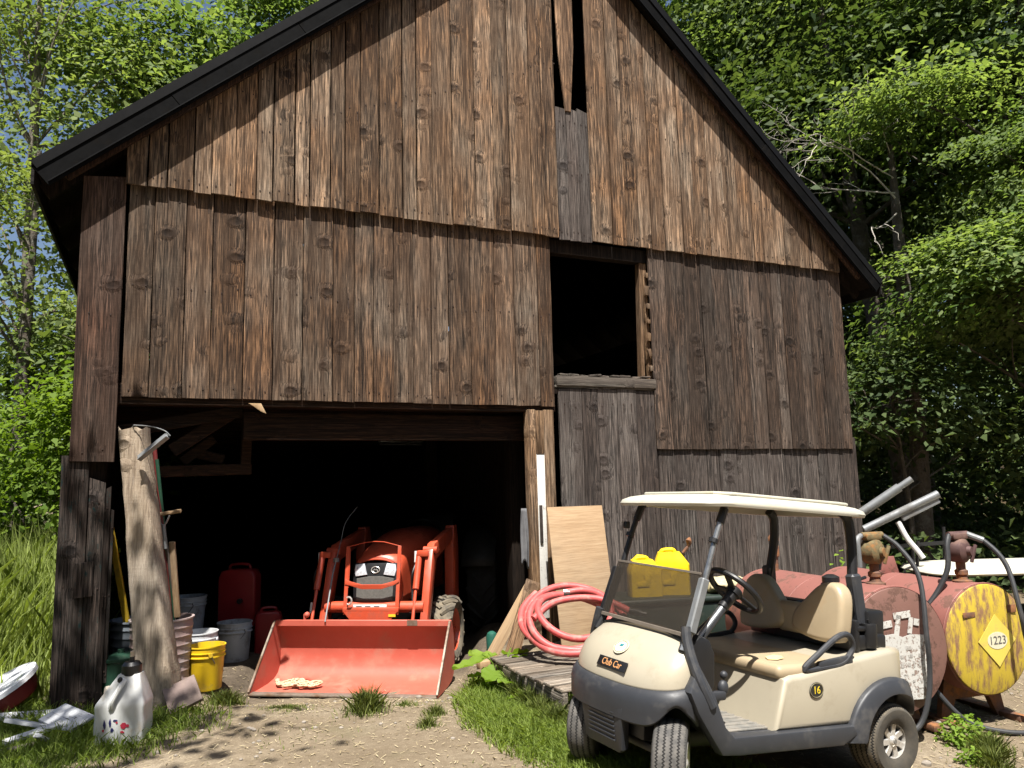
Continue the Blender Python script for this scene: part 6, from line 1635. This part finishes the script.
def undergrowth():
    n = 26000
    x = rng.uniform(5.5, 21, n); y = rng.uniform(12.5, 27, n); z = hz(x, y) + rng.random(n) ** 1.4 * np.where(y < 17, 1.0, 3.4)
    c = np.stack([x, y, z], -1); nr = unit(np.array([0, -.3, .8]) + rng.normal(size=c.shape) * .5)
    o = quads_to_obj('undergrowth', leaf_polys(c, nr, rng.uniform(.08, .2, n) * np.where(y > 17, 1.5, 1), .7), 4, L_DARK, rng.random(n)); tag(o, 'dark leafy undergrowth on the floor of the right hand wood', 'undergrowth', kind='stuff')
undergrowth()

# ------------------------------------------------------------------ grass
def blades(x, y, h, w, lean=.45, seg=3):
    n = len(x); z = hz(x, y) - .01; a = rng.uniform(0, 2 * PI, n); d = np.stack([np.cos(a), np.sin(a), np.zeros(n)], -1)
    s = np.stack([-np.sin(a + rng.normal(size=n) * .6), np.cos(a), np.zeros(n)], -1); k = rng.uniform(.1, 1, n)[:, None] * lean
    b = np.stack([x, y, z], -1); H = h[:, None]; W = w[:, None]
    def P(t): return b + np.array([0, 0, 1]) * H * (t - .22 * k * t * t) + d * H * k * t ** 2
    m1, m2, tip = P(.4), P(.75), P(1.0)
    return np.stack([b - s * W * .5, b + s * W * .5, m1 + s * W * .46, m2 + s * W * .3, tip, m2 - s * W * .3, m1 - s * W * .46], 1)
def scatter(poly, n, soft=.25, dens=None):
    P = np.array(poly); lo, hi = P.min(0) - soft, P.max(0) + soft; xs, ys = [], []
    tot = 0
    while tot < n:
        x = rng.uniform(lo[0], hi[0], n); y = rng.uniform(lo[1], hi[1], n); m = poly_mask(poly, x, y, soft)
        if dens is not None: m = m * dens(x, y)
        k = rng.random(n) < m; xs.append(x[k]); ys.append(y[k]); tot += k.sum()
        if len(xs) > 60: break
    return np.concatenate(xs)[:n], np.concatenate(ys)[:n]
def patchy(x, y): return .35 + .65 * np.clip(.5 + .5 * np.sin(x * 5.1 + np.sin(y * 3.3)) * np.cos(y * 4.7 + x), 0, 1)
def grass(name, label, poly, n, h0, h1, w0, w1, mat, soft=.25, dens=None, lean=.6, tone=.5):
    x, y = scatter(poly, n, soft, dens); n = len(x); far_ = np.clip((-4.2 - x) / 1.6, .3, 1.0) if name == 'meadow_grass' else 1.0
    cl = .5 + .5 * np.sin(x * 3.7 + 1.3) * np.cos(y * 4.1)
    h = (h0 + (h1 - h0) * rng.random(n) ** 1.3) * (.7 + .5 * cl) * far_; w = rng.uniform(w0, w1, n)
    o = quads_to_obj(name, blades(x, y, h, w, lean), 7, mat, np.clip(tone + .2 * rng.normal(size=n) + .18 * (cl - .5), 0, 1)); tag(o, label, 'grass', kind='stuff'); return o
grass('lawn_grass', 'bright short grass growing in front of the golf cart', LAWN, 34000, .05, .14, .004, .009, L_GRASS, .22, lean=1.2, tone=.6)
grass('yard_grass', 'shaded grass at the lower left round the white jug and scraps', LEFTG, 32000, .04, .15, .004, .009, L_GRASS, .3, lean=1.1, tone=.55)
grass('meadow_grass', 'tall bright meadow grass at the left edge beside the barn', [(-4.45, 7.1), (-4.6, 7.9), (-5.7, 10.5), (-8.6, 17), (-16, 20), (-14, 12), (-9, 8.0), (-6, 6.8)], 38000, .6, 1.45, .010, .024, L_MEADOW, .3, lean=.62, tone=.85)
def tufts():
    xs, ys, hs = [], [], []
    for (cx, cy, r, h) in TUFTS:
        n = int(900 * (r / .17) ** 1.6 * (1 if h > .1 else .45)); a = rng.uniform(0, 2 * PI, n); q = r * np.abs(rng.normal(size=n)) * .6
        xs.append(cx + q * np.cos(a)); ys.append(cy + q * np.sin(a)); hs.append(h * rng.uniform(.3, 1, n) * np.exp(-(q / r) ** 2 * .5))
    rx = rng.uniform(-2.6, .2, 2600); ry = rng.uniform(4.2, 7.3, 2600); k = rng.random(2600) < np.clip(np.sin(rx * 2.7 + ry) * np.cos(ry * 3.1), 0, 1) ** 2
    xs.append(rx[k]); ys.append(ry[k]); hs.append(rng.uniform(.015, .05, k.sum()))
    rx = rng.uniform(2.4, 6.5, 5000); ry = rng.uniform(4.2, 8, 5000); k = rng.random(5000) < .25 + .5 * np.clip(np.sin(rx * 3.7 + ry) * np.cos(ry * 2.9), 0, 1)
    xs.append(rx[k]); ys.append(ry[k]); hs.append(rng.uniform(.012, .045, k.sum()))
    x, y, h = map(np.concatenate, (xs, ys, hs)); n = len(x)
    o = quads_to_obj('grass_tufts', blades(x, y, h, rng.uniform(.003, .007, n), .9), 7, L_DRY, np.clip(.5 + .25 * rng.normal(size=n), 0, 1)); tag(o, 'scattered grass tufts and thin sprouts on the tan dirt yard', 'grass', kind='stuff')
tufts()
def litter():
    n = 9000; x = rng.uniform(-3.2, 6.5, n); y = rng.uniform(3.8, 8.6, n); a = rng.uniform(0, PI, n); L = rng.uniform(.015, .06, n); w = rng.uniform(.0015, .004, n)
    d = np.stack([np.cos(a), np.sin(a), rng.normal(size=n) * .12], -1); s = np.stack([-np.sin(a), np.cos(a), np.zeros(n)], -1)
    c = np.stack([x, y, hz(x, y) + .006 + rng.random(n) * .006], -1)
    p = np.stack([c - d * L[:, None] / 2 - s * w[:, None], c + d * L[:, None] / 2 - s * w[:, None], c + d * L[:, None] / 2 + s * w[:, None], c - d * L[:, None] / 2 + s * w[:, None]], 1)
    o = quads_to_obj('straw_litter', p, 4, leaf_mat('dry_straw', (.20, .15, .08), (.56, .47, .30), .1), rng.random(n)); tag(o, 'dry clippings and straw strewn over the dirt yard', 'litter', kind='stuff')
litter()
def pebbles():
    n = 420; x = rng.uniform(-2.8, 6.2, n); y = rng.uniform(4.0, 8.4, n); vs_, fs_ = [], []
    r = rng.uniform(.005, .022, n) * np.where(rng.random(n) < .08, 1.8, 1); z = hz(x, y); mbp = MB()
    for i in range(n):
        q = random.uniform(.6, 1.3); mbp.ball((x[i], y[i], float(z[i]) + r[i] * .25), (r[i], r[i] * q, r[i] * .6), 6)
    o = mbp.build('gravel', pm('yard_stones', (.23, .20, .165), .9, 0, .3, 12)); tag(o, 'small stones scattered over the dirt yard', 'gravel', kind='stuff')
pebbles()
# broad leaved weed at the pallet
def broadleaf(name, label, x, y, n, L, hgt, cat='plant', seed=1):
    rb = random.Random(seed); t = empty(name, label, cat, MX(ground_at(x, y)))
    for i in range(n):
        a = 2 * PI * i / n + rb.uniform(-.4, .4); h = hgt * rb.uniform(.5, 1.1); reach = L * rb.uniform(.35, .9); l = L * rb.uniform(.7, 1.15)
        tip = V((math.cos(a) * reach, math.sin(a) * reach, h)); mb = MB(); mb.tube(spline([(0, 0, 0), tip * .5 + V((0, 0, h * .25)), tip], 4), .006, 6); st = mb.build('stem', L_WEED, t, attr='lc')
        tilt = rb.uniform(.1, .7); d = V((math.cos(a), math.sin(a), -tilt * .6)).normalized(); sdir = V((-math.sin(a), math.cos(a), rb.uniform(-.25, .25))); nn = d.cross(sdir).normalized() * -1
        def lf(u, v):
            q = u; w = l * .52 * (math.sin(PI * min(1, q * .92 + .08)) ** .75) * (1 - .25 * q); e = (v - .5) * 2
            ruff = .012 * math.sin(q * 22 + e * 3) * abs(e)
            return tip + d * (q * l - .15 * l * (abs(e) ** 2) * (1 - q)) + sdir * (w * e * (1 + .06 * math.sin(q * 17))) + nn * (-.10 * l * abs(e) + .10 * l * q * q * -1 + ruff + .05)
        mb = MB(); c = rb.uniform(.35, .95); mb.cur = (c, c, c, 1); mb.grid(lf, 12, 8); mb.build('leaf', L_WEED, t, attr='lc', smooth=70)
    return t
broadleaf('weed_plant', 'broad leaved weed growing at the left end of the pallet', -.16, 7.32, 9, .27, .30, seed=4)
broadleaf('weed_plant', 'low broad leaved weed in the grass below the pallet edge', .06, 6.72, 6, .15, .14, seed=6)
def weed(name, label, x, y, r, h, n, leaf):
    t = empty(name, label, 'plant', MX(ground_at(x, y))); u = unit(rng.normal(size=(n, 3))); u[:, 2] = abs(u[:, 2]); c = u * np.array([r, r, h]) * rng.random(n)[:, None] ** .5
    quads_to_obj('leaves', leaf_polys(c, unit(np.array([0, 0, .8]) + u * .5 + rng.normal(size=c.shape) * .4), rng.uniform(.6, 1.3, n) * leaf), 4, L_WEED, np.clip(.5 + .25 * rng.normal(size=n), 0, 1), t)
    mb = MB(); mb.cur = (.4, .4, .4, 1)
    for k in range(8): mb.tube([(0, 0, 0), tuple(c[k * 3])], .003, 5)
    mb.build('stems', L_WEED, t, attr='lc')
weed('weed_plant', 'small leafy weed at the foot of the fuel tanks behind the rear cart wheel', 3.25, 5.95, .20, .22, 420, .045)
weed('weed_plant', 'small weed on the dirt just behind the rear cart wheel', 3.08, 5.55, .12, .10, 160, .04)
weed('weed_plant', 'small weed under the loose hose at the right edge of the yard', 3.95, 5.55, .14, .12, 200, .04)
weed('weed_plant', 'leafy sprig growing behind the tank by the barn wall', 3.75, 9.2, .16, 1.2, 70, .09)
